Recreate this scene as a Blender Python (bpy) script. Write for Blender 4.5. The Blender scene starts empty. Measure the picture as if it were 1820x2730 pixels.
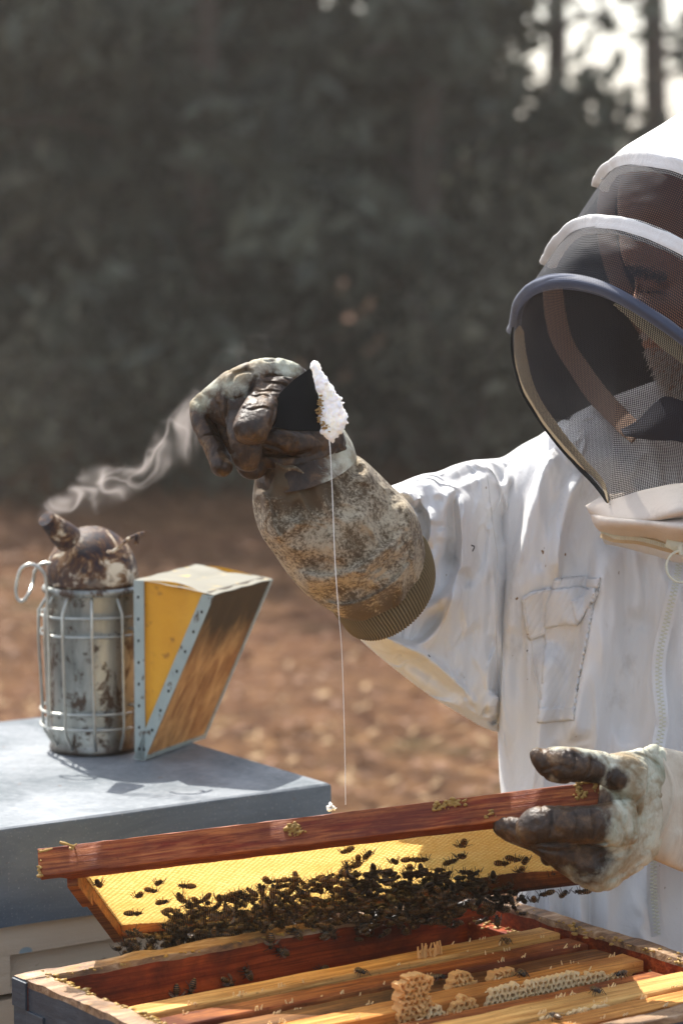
import bpy, bmesh, math, random
import numpy as np
from mathutils import Vector, Matrix
from mathutils.bvhtree import BVHTree
from math import sin, cos, pi, radians as rad
rng = np.random.default_rng(7)
random.seed(7)
SC = bpy.context.scene
COL = SC.collection

# ---------------------------------------------------------------- camera, sky, sun, exposure
FPX = 8000.0
PITCH = math.atan(905 / FPX)
CAM = np.array([0.0, 0.0, 1.45])
FW = np.array([0, cos(PITCH), -sin(PITCH)]); UPV = np.array([0, sin(PITCH), cos(PITCH)]); RT = np.array([1.0, 0, 0])
cd = bpy.data.cameras.new('camera'); cam = bpy.data.objects.new('camera', cd); COL.objects.link(cam)
cam.location = CAM; cam.rotation_euler = (pi / 2 - PITCH, 0, 0)
cd.sensor_fit = 'VERTICAL'; cd.sensor_height = 36; cd.lens = FPX / 2730 * 36
cd.clip_start = 0.05; cd.clip_end = 2000
cd.dof.use_dof = True; cd.dof.focus_distance = 2.63; cd.dof.aperture_fstop = 6.3
SC.camera = cam
SUN = Vector((-0.34, 0.70, 1.06)).normalized()
W = bpy.data.worlds.new('World'); SC.world = W; W.use_nodes = True
nt = W.node_tree; nt.nodes.clear()
sky = nt.nodes.new('ShaderNodeTexSky'); sky.sky_type = 'NISHITA'; sky.sun_disc = False
sky.sun_elevation = math.asin(SUN.z); sky.sun_rotation = math.atan2(SUN.x, SUN.y)
sky.dust_density = 2.2; sky.air_density = 1.0
bg = nt.nodes.new('ShaderNodeBackground'); bg.inputs[1].default_value = 0.15
wo = nt.nodes.new('ShaderNodeOutputWorld')
hs = nt.nodes.new('ShaderNodeHueSaturation'); hs.inputs['Saturation'].default_value = .6
nt.links.new(sky.outputs[0], hs.inputs['Color']); nt.links.new(hs.outputs[0], bg.inputs[0]); nt.links.new(bg.outputs[0], wo.inputs[0])
sl = bpy.data.lights.new('sun', 'SUN'); sl.energy = 4.0; sl.angle = rad(0.53); sl.color = (1, 0.95, 0.87)
so = bpy.data.objects.new('sun', sl); COL.objects.link(so)
so.rotation_euler = SUN.to_track_quat('Z', 'Y').to_euler(); so.location = (-4, 6, 9)
SC.view_settings.view_transform = 'Standard'; SC.view_settings.look = 'None'
SC.view_settings.exposure = 1.18; SC.view_settings.gamma = 1; SC.view_settings.use_curve_mapping = False
SC.cycles.max_bounces = 8; SC.cycles.transparent_max_bounces = 24; SC.cycles.volume_bounces = 1
SC.cycles.use_denoising = True; SC.cycles.caustics_reflective = False; SC.cycles.caustics_refractive = False
SC.cycles.volume_step_rate = 1.0; SC.cycles.volume_max_steps = 256

# ---------------------------------------------------------------- pixel <-> place helpers (source photo pixels 1820x2730)
def P(x, y, d):
    return CAM + d * (FW + (x - 910) / FPX * RT - (y - 1365) / FPX * UPV)
def PZ(x, y, z):
    v = FW + (x - 910) / FPX * RT - (y - 1365) / FPX * UPV
    return CAM + v * (z - CAM[2]) / v[2]
def PR(v):
    q = np.asarray(v, float) - CAM
    d = q @ FW
    return np.stack([910 + FPX * (q @ RT) / d, 1365 - FPX * (q @ UPV) / d, d], -1)
def spline(pts, n):
    p = np.asarray(pts, float)
    if len(p) == 2:
        t = np.linspace(0, 1, n)[:, None]; return p[0] * (1 - t) + p[1] * t
    m = len(p); q = np.vstack([2 * p[0] - p[1], p, 2 * p[-1] - p[-2]])
    s = np.linspace(0, m - 1, n); i = np.minimum(s.astype(int), m - 2); t = (s - i)[:, None]
    a, b, c, d = q[i], q[i + 1], q[i + 2], q[i + 3]
    return 0.5 * (2 * b + (c - a) * t + (2 * a - 5 * b + 4 * c - d) * t ** 2 + (3 * b - a - 3 * c + d) * t ** 3)
def smooth(a, b, x):
    t = np.clip((x - a) / (b - a), 0, 1); return t * t * (3 - 2 * t)
def vnoise(p, seed=0):
    """value noise on an (n,3) array, 0..1"""
    p = np.asarray(p, float); i = np.floor(p).astype(np.int64); f = p - i; f = f * f * (3 - 2 * f)
    def h(a):
        n = (a[:, 0] * 73856093) ^ (a[:, 1] * 19349663) ^ (a[:, 2] * 83492791) ^ (seed * 2654435)
        n = (n ^ (n >> 13)) * 1274126177 & 0x7fffffff; n = n ^ (n >> 16)
        return (n & 0xffff) / 65535.0
    r = 0
    for dx in (0, 1):
        for dy in (0, 1):
            for dz in (0, 1):
                w = (f[:, 0] if dx else 1 - f[:, 0]) * (f[:, 1] if dy else 1 - f[:, 1]) * (f[:, 2] if dz else 1 - f[:, 2])
                r = r + w * h(i + [dx, dy, dz])
    return r
def fbm(p, o=4, seed=0):
    r = 0; a = 0.5; p = np.asarray(p, float)
    for k in range(o): r = r + a * vnoise(p * 2 ** k, seed + k); a *= 0.5
    return r / (1 - 0.5 ** o)

# ---------------------------------------------------------------- object helpers
def link(name, me, parent=None):
    o = bpy.data.objects.new(name, me); COL.objects.link(o); o.parent = parent
    return o
def tag(o, label=None, cat=None, group=None, kind=None):
    if label: o['label'] = label
    if cat: o['category'] = cat
    if group: o['group'] = group
    if kind: o['kind'] = kind
    return o
def empty(name, loc, label, cat, group=None, rot=None, mat3=None):
    o = bpy.data.objects.new(name, None); COL.objects.link(o); o.empty_display_size = 0.02
    M_ = Matrix.Translation(Vector(loc))
    if mat3 is not None: M_ = M_ @ mat3.to_4x4()
    if rot is not None: M_ = M_ @ Matrix.Rotation(rot, 4, 'Z')
    o.matrix_world = M_; o['rootM'] = [x for r in M_ for x in r]
    return tag(o, label, cat, group)
def rootinv(o):
    while o is not None and o.parent is not None: o = o.parent
    if o is None: return None
    if 'rootM' in o:
        m = list(o['rootM']); return Matrix([m[0:4], m[4:8], m[8:12], m[12:16]]).inverted()
    return o.matrix_basis.inverted()
class MB:
    def __init__(s): s.v = []; s.f = []; s.m = []; s.n = 0; s.mi = 0; s.uv = None
    def add(s, v, f, mi=None):
        v = np.asarray(v, float).reshape(-1, 3); mi = s.mi if mi is None else mi
        s.v.append(v)
        n = s.n
        for q in f: s.f.append([int(k) + n for k in q])
        if isinstance(mi, (list, tuple)): s.m += list(mi)
        else: s.m += [mi] * len(f)
        s.n += len(v); return s
    def box(s, lo, hi, mi=None):
        x0, y0, z0 = lo; x1, y1, z1 = hi
        v = [(x0, y0, z0), (x1, y0, z0), (x1, y1, z0), (x0, y1, z0), (x0, y0, z1), (x1, y0, z1), (x1, y1, z1), (x0, y1, z1)]
        return s.add(v, [(0, 3, 2, 1), (4, 5, 6, 7), (0, 1, 5, 4), (1, 2, 6, 5), (2, 3, 7, 6), (3, 0, 4, 7)], mi)
    def tube(s, pts, r, n=8, mi=None, caps=True, flat=None, up=None, ripple=None):
        """swept tube; r scalar/list; flat=(a,b) scales the two cross axes"""
        p = np.asarray(pts, float); m = len(p); r = np.broadcast_to(np.asarray(r, float), (m,))
        T = np.gradient(p, axis=0); T /= np.linalg.norm(T, axis=1)[:, None] + 1e-12
        a = np.array([0, 0, 1.0]) if up is None else np.asarray(up, float)
        if up is None and abs(T[0] @ a) > .9: a = np.array([1.0, 0, 0])
        fa, fb = flat or (1, 1); V = []
        for k in range(m):
            if up is not None: a = np.asarray(up, float)
            b = a - T[k] * (a @ T[k]); b /= np.linalg.norm(b) + 1e-12; c = np.cross(T[k], b); a = b
            th = np.arange(n) / n * 2 * pi
            V.append(p[k] + r[k] * (fa * np.cos(th)[:, None] * b + fb * np.sin(th)[:, None] * c))
        F = [(k * n + i, k * n + (i + 1) % n, (k + 1) * n + (i + 1) % n, (k + 1) * n + i) for k in range(m - 1) for i in range(n)]
        if caps: F += [tuple(range(n))[::-1], tuple((m - 1) * n + i for i in range(n))]
        return s.add(np.vstack(V), F, mi)
    def rings(s, R, closed=True, mi=None, caps=(True, True)):
        R = np.asarray(R, float); m, n = R.shape[:2]; e = n if closed else n - 1
        F = [(k * n + i, k * n + (i + 1) % n, (k + 1) * n + (i + 1) % n, (k + 1) * n + i) for k in range(m - 1) for i in range(e)]
        if closed and caps[0]: F.append(tuple(range(n))[::-1])
        if closed and caps[1]: F.append(tuple((m - 1) * n + i for i in range(n)))
        return s.add(R.reshape(-1, 3), F, mi)
    def lathe(s, prof, n=48, c=(0, 0, 0), mi=None):
        th = np.arange(n) / n * 2 * pi
        return s.rings([np.stack([c[0] + r * np.cos(th), c[1] + r * np.sin(th), np.full(n, c[2] + z)], -1) for r, z in prof], mi=mi)
    def mesh(s, name, mats):
        me = bpy.data.meshes.new(name); me.from_pydata(np.vstack(s.v).tolist(), [], s.f)
        for m in (mats if isinstance(mats, (list, tuple)) else [mats]): me.materials.append(m)
        if any(s.m): me.polygons.foreach_set('material_index', s.m)
        return me
    def build(s, name, mats, parent=None, world=False, smooth_=False, recalc=True, bevel=0, angle=40):
        me = s.mesh(name, mats)
        inv = rootinv(parent) if world and parent is not None else None
        if inv is not None: me.transform(inv)
        return finish(name, me, parent, smooth_, recalc, bevel, angle)
def finish(name, me, parent=None, smooth_=False, recalc=True, bevel=0, angle=40):
    if recalc or bevel:
        bm = bmesh.new(); bm.from_mesh(me)
        if recalc: bmesh.ops.recalc_face_normals(bm, faces=bm.faces)
        if bevel:
            bmesh.ops.bevel(bm, geom=[e for e in bm.edges if e.is_manifold and e.calc_face_angle(0) > .5], offset=bevel, segments=2, affect='EDGES', profile=.6)
        bm.to_mesh(me); bm.free()
    if smooth_:
        me.polygons.foreach_set('use_smooth', [True] * len(me.polygons))
        if angle < 170: me.set_sharp_from_angle(angle=rad(angle))
    me.update()
    return link(name, me, parent)
def origin_to(o, p):
    """put a single-mesh thing's origin at p (world)"""
    o.data.transform(Matrix.Translation(-Vector(p))); o.location = Vector(p); return o

# ---------------------------------------------------------------- material helpers
class G:
    def __init__(s, name):
        s.mt = bpy.data.materials.new(name); s.mt.use_nodes = True; s.t = s.mt.node_tree; s.t.nodes.clear()
        s.out = s.t.nodes.new('ShaderNodeOutputMaterial'); s.co = None
    def N(s, typ, ins=None, **kw):
        n = s.t.nodes.new('ShaderNode' + typ)
        for k, v in kw.items(): setattr(n, k, v)
        for k, v in (ins or {}).items(): s.set(n.inputs[k], v)
        return n
    def set(s, i, v):
        if v is None: return
        if isinstance(v, bpy.types.NodeSocket): s.t.links.new(v, i)
        elif isinstance(v, (tuple, list)) and len(v) == 3 and i.type == 'RGBA': i.default_value = (*v, 1)
        else: i.default_value = v
    def obj(s):
        if s.co is None: s.co = s.N('TexCoord').outputs['Object']
        return s.co
    def map(s, scale=(1, 1, 1), rot=(0, 0, 0), vec=None, loc=(0, 0, 0)):
        return s.N('Mapping', {'Vector': vec or s.obj(), 'Scale': scale, 'Rotation': rot, 'Location': loc}).outputs[0]
    def noise(s, scale, vec=None, detail=4, rough=.55, dist=0, out='Fac'):
        return s.N('TexNoise', {'Vector': vec or s.obj(), 'Scale': scale, 'Detail': detail, 'Roughness': rough, 'Distortion': dist}).outputs[out]
    def vor(s, scale, vec=None, feature='F1', out='Distance', rand=1):
        return s.N('TexVoronoi', {'Vector': vec or s.obj(), 'Scale': scale, 'Randomness': rand}, feature=feature).outputs[out]
    def ramp(s, fac, stops, interp='LINEAR'):
        n = s.N('ValToRGB', {'Fac': fac}); e = n.color_ramp.elements; n.color_ramp.interpolation = interp
        while len(e) < len(stops): e.new(.5)
        for el, (p, c) in zip(e, stops):
            el.position = p; el.color = (*c, 1) if isinstance(c, (tuple, list)) else (c, c, c, 1)
        return n.outputs[0]
    def mix(s, fac, a, b, blend='MIX'):
        n = s.N('Mix', data_type='RGBA', blend_type=blend); s.set(n.inputs[0], fac); s.set(n.inputs[6], a); s.set(n.inputs[7], b); return n.outputs[2]
    def math(s, op, a, b=None, c=None, clamp=False):
        n = s.N('Math', operation=op, use_clamp=clamp); s.set(n.inputs[0], a); s.set(n.inputs[1], b)
        if c is not None: s.set(n.inputs[2], c)
        return n.outputs[0]
    def sep(s, v=None): return s.N('SeparateXYZ', {0: v or s.obj()}).outputs
    def attr(s, name, out='Fac'): return s.N('Attribute', attribute_name=name).outputs[out]
    def bump(s, h, st=.3, dist=.001, normal=None):
        return s.N('Bump', {'Height': h, 'Strength': st, 'Distance': dist, 'Normal': normal}).outputs[0]
    def pbr(s, col, rough=.6, normal=None, metal=0, spec=.5, alpha=None, trans=None, sub=None, coat=0, sheen=0):
        n = s.N('BsdfPrincipled', {'Base Color': col, 'Roughness': rough, 'Metallic': metal, 'Specular IOR Level': spec, 'Normal': normal, 'Coat Weight': coat, 'Sheen Weight': sheen})
        s.set(n.inputs['Alpha'], alpha); s.set(n.inputs['Transmission Weight'], trans)
        if sub: n.inputs['Subsurface Weight'].default_value = sub[0]; n.inputs['Subsurface Radius'].default_value = sub[1]; n.inputs['Subsurface Scale'].default_value = sub[2]
        return n.outputs[0]
    def mixs(s, fac, a, b):
        n = s.N('MixShader'); s.set(n.inputs[0], fac); s.t.links.new(a, n.inputs[1]); s.t.links.new(b, n.inputs[2]); return n.outputs[0]
    def end(s, sh): s.t.links.new(sh, s.out.inputs[0]); return s.mt
def simple(name, col, rough=.6, metal=0, var=.15, scale=60, bump=.15, bdist=.0006, spec=.5, coat=0):
    g = G(name); n = g.noise(scale, detail=5)
    c = g.mix(n, tuple(x * (1 - var) for x in col), tuple(min(1, x * (1 + var)) for x in col))
    return g.end(g.pbr(c, rough, g.bump(n, bump, bdist), metal, spec, coat=coat))
# ---------------------------------------------------------------- materials
def m_wood(name, light, dark, grain=(4, 120, 120), rough=.55, stain=None, stain_amt=.5, seed=0., spec=.12, bump=.6):
    """planks whose grain runs along local x"""
    g = G(name); v = g.map(grain, loc=(seed, seed * 1.7, seed * .3))
    a = g.noise(1.0, v, 6, .68, .9); b = g.noise(3.2, v, 5, .65, .3)
    c = g.mix(g.ramp(a, [(.38, 0), (.60, 1)]), dark, light)
    c = g.mix(g.ramp(b, [(.47, .0), (.62, .7)]), c, tuple(x * .55 for x in dark))
    if stain:
        s = g.noise(14, g.map((.6, 1, 1), loc=(seed, 0, seed)), 6, .65, .4)
        c = g.mix(g.ramp(s, [(.5 - .12 * stain_amt, 0), (.62, min(1, stain_amt * 1.5))]), c, stain)
    fl = g.noise(260, None, 3, .6)
    c = g.mix(g.ramp(fl, [(.62, 0), (.72, .6)]), c, tuple(x * .35 for x in dark))
    h = g.math('ADD', b, g.math('MULTIPLY', fl, .5))
    return g.end(g.pbr(c, g.ramp(a, [(0, rough - .1), (1, rough + .15)]), g.bump(h, bump, .0008), 0, spec))
M = {}
M['bar_light'] = m_wood('pale_pine_bar', (.78, .47, .16), (.50, .22, .055), seed=1.3)
M['bar_red'] = m_wood('red_brown_stained_bar', (.50, .19, .055), (.22, .050, .016), stain=(.10, .025, .012), stain_amt=.7, seed=2.1)
M['bar_dark'] = m_wood('dark_brown_stained_bar', (.34, .155, .05), (.12, .045, .015), stain=(.035, .02, .012), stain_amt=.6, seed=3.7)
M['bar_orange'] = m_wood('honey_orange_bar', (.72, .36, .10), (.44, .16, .032), stain=(.22, .07, .02), stain_amt=.3, seed=4.9)
M['held_bar'] = m_wood('reddish_propolised_top_bar', (.46, .15, .045), (.20, .030, .010), grain=(9, 220, 190), stain=(.085, .020, .014), stain_amt=.42, seed=6.2, rough=.5, spec=.2, bump=.8)
M['held_side'] = m_wood('orange_brown_frame_wood', (.50, .19, .05), (.20, .050, .015), stain=(.05, .016, .01), stain_amt=.6, seed=7.5)
M['box_in'] = m_wood('red_brown_inside_wood', (.42, .085, .020), (.20, .028, .009), grain=(2.2, 60, 90), stain=(.05, .014, .009), stain_amt=.6, seed=8.8, rough=.65, spec=.15, bump=.9)

def m_rim():
    g = G('weathered_rim_with_propolis'); n = g.noise(60, g.map((.25, 1, 1)), 7, .7, .5); k = g.noise(28, None, 5, .6)
    c = g.ramp(n, [(.34, (.05, .028, .016)), (.46, (.20, .11, .055)), (.56, (.34, .21, .11)), (.74, (.64, .50, .37))])
    c = g.mix(g.ramp(k, [(.58, 0), (.68, .8)]), c, (.32, .16, .04))
    return g.end(g.pbr(c, .55, g.bump(n, 1, .003), 0, .5))
M['rim'] = m_rim()
def m_navy():
    g = G('worn_dark_blue_paint'); n = g.noise(30, g.map((.3, 1, 4)), 6, .6, .3); s = g.noise(90, None, 5, .7)
    c = g.mix(n, (.020, .030, .042), (.045, .062, .082)); c = g.mix(g.ramp(s, [(.68, 0), (.76, .7)]), c, (.28, .30, .30))
    return g.end(g.pbr(c, .42, g.bump(n, .6, .002), 0, .5))
M['navy'] = m_navy()
def m_cream():
    g = G('cream_paint_flaking'); n = g.noise(9, g.map((.35, 1, 5)), 7, .6, .8); s = g.noise(42, g.map((.5, 1, 1)), 5, .65); fl = g.vor(16, g.map((1, 1, 1.6)))
    c = g.mix(n, (.42, .33, .23), (.62, .53, .40)); c = g.mix(g.ramp(s, [(.63, 0), (.69, .8)]), c, (.17, .10, .06))
    c = g.mix(g.ramp(fl, [(.10, 1), (.13, 0)]), c, (.24, .31, .33))
    return g.end(g.pbr(c, .6, g.bump(g.math('ADD', n, s), .7, .0025), 0, .35))
M['cream'] = m_cream()
def m_galv():
    g = G('galvanised_sheet'); n = g.noise(5, None, 7, .65, .8); s = g.sep(g.vor(170, None, 'F1', 'Color'))[0]; w = g.noise(150, None, 4, .7); sp = g.noise(60, None, 3, .5)
    c = g.mix(g.ramp(n, [(.35, 0), (.65, 1)]), (.085, .105, .12), (.22, .24, .26)); c = g.mix(.05, c, s)
    c = g.mix(g.ramp(w, [(.66, 0), (.72, .5)]), c, (.75, .76, .76)); c = g.mix(g.ramp(sp, [(.73, 0), (.76, .85)]), c, (.16, .075, .035))
    r = g.ramp(g.noise(11, None, 7, .7, 1.2), [(.3, .40), (.7, .62)])
    return g.end(g.pbr(c, r, g.bump(w, .35, .0006), .15, .25))
M['galv'] = m_galv()
def m_galv_side():
    g = G('blue_grey_oxidised_sheet'); n = g.noise(9, g.map((.5, 1, 2)), 8, .7, .6); w = g.noise(380, None, 3, .6); sp = g.noise(40, None, 4, .6)
    c = g.mix(g.ramp(n, [(.3, 0), (.7, 1)]), (.060, .088, .120), (.155, .195, .235)); c = g.mix(g.ramp(w, [(.60, 0), (.72, .45)]), c, (.42, .45, .48))
    c = g.mix(g.ramp(sp, [(.68, 0), (.74, .8)]), c, (.13, .07, .03))
    return g.end(g.pbr(c, .5, g.bump(w, .3, .0006), .35, .5))
M['galv_side'] = m_galv_side()
def m_can():
    g = G('sooty_tin_can'); n = g.noise(9, g.map((1, 1, .45)), 7, .65, .5); d = g.noise(46, g.map((1, 1, .55)), 7, .7, .5); sp = g.noise(85, None, 4, .6)
    c = g.mix(g.ramp(n, [(.32, 0), (.6, 1)]), (.12, .13, .12), (.46, .48, .45))
    c = g.mix(g.ramp(d, [(.54, 0), (.60, 1)]), c, (.060, .034, .020)); c = g.mix(g.ramp(sp, [(.60, 0), (.66, .9)]), c, (.055, .04, .03))
    z = g.sep()[2]; c = g.mix(g.ramp(g.math('ADD', z, g.math('MULTIPLY', n, .03)), [(.018, .95), (.034, 0)]), c, (.045, .03, .022))
    return g.end(g.pbr(c, g.ramp(n, [(.3, .55), (.7, .32)]), g.bump(d, .25, .0008), g.ramp(d, [(.56, .75), (.66, 0)]), .5))
M['can'] = m_can()
def m_dome():
    g = G('burnt_rusty_dome'); n = g.noise(30, None, 8, .72, .6); k = g.noise(75, None, 6, .7); s = g.noise(20, None, 5, .6)
    c = g.ramp(n, [(.44, (.016, .012, .018)), (.495, (.085, .035, .014)), (.53, (.22, .12, .05)), (.58, (.62, .55, .42))])
    c = g.mix(g.ramp(s, [(.47, 0), (.53, .85)]), c, g.ramp(k, [(.4, (.02, .018, .028)), (.6, (.09, .045, .025)), (.7, (.6, .54, .42))]))
    return g.end(g.pbr(c, .6, g.bump(g.math('ADD', n, k), .8, .0012), 0, .25))
M['dome'] = m_dome()
M['wire'] = simple('galvanised_wire', (.42, .42, .38), .38, .85, .35, 120)
M['dark_steel'] = simple('blackened_steel', (.010, .0095, .009), .55, 0, .6, 70, .3, spec=.08)
def m_leather_y():
    g = G('yellow_bellows_leather'); n = g.noise(20, None, 6, .65, .5); s = g.noise(60, None, 4, .6)
    c = g.mix(n, (.52, .22, .012), (.78, .40, .025)); c = g.mix(g.ramp(s, [(.60, 0), (.70, .75)]), c, (.26, .10, .02))
    return g.end(g.pbr(c, .5, g.bump(n, .4, .002), 0, .4))
M['yellow'] = m_leather_y()
def m_bind():
    g = G('grey_green_edge_binding'); n = g.noise(50, None, 6, .65); s = g.noise(110, g.map((1, 1, .5)), 4, .6)
    c = g.mix(n, (.22, .28, .27), (.40, .45, .43)); c = g.mix(g.ramp(s, [(.60, 0), (.66, .95)]), c, (.07, .045, .025))
    return g.end(g.pbr(c, .5, g.bump(s, .5, .0012), 0, .4))
M['bind'] = m_bind()
def m_bellow_top():
    g = G('pale_worn_leather_top'); n = g.noise(24, None, 6, .6); s = g.noise(55, None, 5, .6, .8)
    c = g.mix(n, (.15, .14, .105), (.27, .255, .20)); c = g.mix(g.ramp(s, [(.62, 0), (.69, .9)]), c, (.62, .42, .10))
    return g.end(g.pbr(c, .45, g.bump(n, .3, .002), 0, .5))
M['bellow_top'] = m_bellow_top()
def m_bellow_wood():
    g = G('bellows_board_wood'); v = g.map((45, 45, 3.0)); a = g.noise(1.0, v, 6, .6, .5); b = g.noise(2.8, v, 5, .6)
    c = g.mix(g.ramp(a, [(.33, 0), (.66, 1)]), (.26, .11, .035), (.60, .34, .13)); c = g.mix(g.ramp(b, [(.5, 0), (.7, .5)]), c, (.15, .06, .02))
    z = g.sep()[2]; m_ = g.math('ADD', z, g.math('MULTIPLY', g.noise(25, g.map((1, 1, .35)), 6, .7), .075))
    c = g.mix(g.ramp(g.math('MULTIPLY', m_, 5), [(.68, 0), (.90, .95)]), c, (.028, .022, .012))
    return g.end(g.pbr(c, .6, g.bump(b, .4, .001), 0, .3))
M['bellow_wood'] = m_bellow_wood()

def m_cloth(name, a, b, stains=0.3, weave=1400, trans=.0, seedl=(0, 0, 0), stc=(.24, .19, .14)):
    g = G(name); n = g.noise(5, g.map(loc=seedl), 6, .6); w = g.noise(weave, None, 2, .5); s = g.noise(16, g.map((1, 1, .45), loc=seedl), 8, .72, .4)
    sp = g.noise(70, g.map(loc=seedl), 3, .6)
    c = g.mix(n, a, b); c = g.mix(g.ramp(s, [(.56, 0), (.80, stains)]), c, stc); c = g.mix(g.ramp(sp, [(.735, 0), (.76, stains * 2.2)]), c, (.22, .13, .06))
    wr = g.noise(34, g.map((1, 1, .5)), 6, .68, 1.1)
    nrm = g.bump(g.math('ADD', g.math('MULTIPLY', w, .12), wr), .55, .0035)
    p = g.pbr(c, .85, nrm, 0, .15, sheen=.15)
    if trans:
        t = g.N('BsdfTranslucent', {'Color': c, 'Normal': nrm}).outputs[0]; p = g.mixs(trans, p, t)
    return g.end(p)
M['white'] = m_cloth('white_jacket_cotton', (.70, .70, .71), (.80, .795, .785), .60, trans=.14)
M['cream_cloth'] = m_cloth('cream_stained_collar_cotton', (.66, .56, .46), (.78, .69, .60), .55, trans=.08)
M['band'] = m_cloth('white_twill_band', (.80, .79, .76), (.86, .85, .82), .05, 900)
M['strap'] = m_cloth('brown_twill_strap', (.17, .105, .075), (.25, .16, .115), .2, 900)
M['navy_cloth'] = simple('dark_navy_shirt', (.018, .020, .034), .85, 0, .3, 90)
M['twill'] = m_cloth('tan_twill_tape', (.42, .30, .17), (.56, .43, .26), .4, 900)
M['twill_cream'] = m_cloth('cream_twill_tape', (.52, .45, .30), (.66, .60, .42), .3, 900)
M['zip'] = simple('pale_plastic_zip', (.62, .62, .50), .4, 0, .2, 200)
M['trouser'] = m_cloth('off_white_trousers', (.60, .58, .55), (.7, .68, .65), .3)
M['rubber'] = simple('black_rubber', (.02, .02, .02), .6)
def m_canvas():
    g = G('dirty_canvas_gauntlet'); n = g.noise(7, None, 7, .65, .5); s = g.noise(36, g.map((1, 1, 1)), 12, .86, .2); f = g.noise(330, None, 5, .75); w = g.noise(900, None, 1, .5)
    c = g.mix(n, (.30, .24, .155), (.56, .48, .35))
    m_ = g.math('ADD', g.math('MULTIPLY', s, .62), g.math('MULTIPLY', f, .38)); m_ = g.math('ADD', m_, g.math('MULTIPLY', g.attr('grime_and_light'), .13))
    c = g.mix(g.ramp(m_, [(.495, 0), (.585, .9)]), c, (.070, .042, .020))
    c = g.mix(g.ramp(g.noise(18, g.map(loc=(3, 1, 2)), 6, .6), [(.55, 0), (.8, .35)]), c, (.26, .18, .085))
    return g.end(g.pbr(c, .85, g.bump(g.math('ADD', g.math('MULTIPLY', w, .6), f), .55, .0012), 0, .15, sheen=.1))
M['canvas'] = m_canvas()
M['canvas_pale'] = m_cloth('cream_canvas_with_mud', (.46, .40, .30), (.62, .56, .45), .8, 800, stc=(.20, .13, .07))
def m_knit():
    g = G('brown_knit_cuff'); n = g.noise(30, None, 6, .6)
    c = g.mix(n, (.13, .092, .045), (.29, .215, .12)); c = g.mix(g.math('MULTIPLY', g.attr('grime_and_light'), .85), c, (.035, .023, .011)); return g.end(g.pbr(c, .9, g.bump(g.noise(600), .5, .001), 0, .1))
M['knit'] = m_knit()
def m_glove():
    """goat-skin glove: bare leather pale mint, also painted as sunlight on the raised hand, grime attribute 1 = dark glossy propolis"""
    g = G('propolis_covered_leather'); n = g.noise(14, None, 7, .65, .5); k = g.noise(55, None, 7, .7, .3); f = g.noise(190, None, 4, .65)
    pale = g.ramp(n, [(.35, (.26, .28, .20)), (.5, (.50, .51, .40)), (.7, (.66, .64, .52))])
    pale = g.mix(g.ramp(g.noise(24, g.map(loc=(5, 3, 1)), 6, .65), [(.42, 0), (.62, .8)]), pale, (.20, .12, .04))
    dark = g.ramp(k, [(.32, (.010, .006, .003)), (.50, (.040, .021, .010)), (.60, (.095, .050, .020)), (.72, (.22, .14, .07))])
    m_ = g.math('ADD', g.attr('grime_and_light'), g.math('MULTIPLY', g.math('SUBTRACT', n, .5), 1.5)); m_ = g.math('ADD', m_, g.math('MULTIPLY', g.math('SUBTRACT', k, .5), .9))
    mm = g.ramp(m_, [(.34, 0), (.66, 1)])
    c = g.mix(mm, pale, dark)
    cr = g.vor(95, g.noise(40, None, 3, .5, 0, 'Color'), 'SMOOTH_F1')
    wr = g.noise(70, g.map((1, 1, .35)), 5, .6, 1.2)
    nrm = g.bump(g.math('ADD', g.math('MULTIPLY', wr, 1.0), g.math('MULTIPLY', f, .35)), .9, .0030)
    return g.end(g.pbr(c, g.ramp(mm, [(0, .7), (1, .45)]), nrm, 0, .4))
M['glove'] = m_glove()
def m_skin():
    g = G('tanned_skin'); n = g.noise(25, None, 5, .6); return g.end(g.pbr(g.mix(n, (.30, .14, .08), (.44, .23, .14)), .5, g.bump(g.noise(160), .3, .0006), 0, .4, sub=(.15, (1, .4, .2), .01)))
M['skin'] = m_skin()
M['hair'] = simple('grey_beard_hair', (.60, .54, .48), .6, 0, .4, 300)
M['brow'] = simple('dark_brow_hair', (.03, .022, .018), .6, 0, .4, 300)
def m_veil(name, per, open_, col, rough=.6):
    """square netting: holes are really open"""
    g = G(name); uv = g.N('UVMap').outputs[0]; x, y, _ = g.sep(uv)
    def stripe(v): return g.math('GREATER_THAN', g.math('FRACT', g.math('MULTIPLY', v, 1 / per)), open_)
    al = g.math('MAXIMUM', stripe(x), stripe(y))
    n = g.noise(15)
    return g.end(g.pbr(g.mix(n, col, tuple(min(1, c * 1.7) for c in col)), rough, None, 0, .35, alpha=al))
M['veil'] = m_veil('charcoal_netting', .0019, .69, (.009, .009, .013))
M['veil_far'] = m_veil('far_side_netting', .0016, .26, (.006, .006, .006))
M['veil_double'] = m_veil('doubled_charcoal_netting', .0019, .63, (.010, .010, .014))
M['veil_sheath'] = m_veil('blue_grey_netting_over_hoop', .0019, .60, (.055, .065, .10))
M['hoop_in'] = m_cloth('blue_grey_hoop_sleeve', (.075, .085, .12), (.12, .135, .18), .05)

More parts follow.
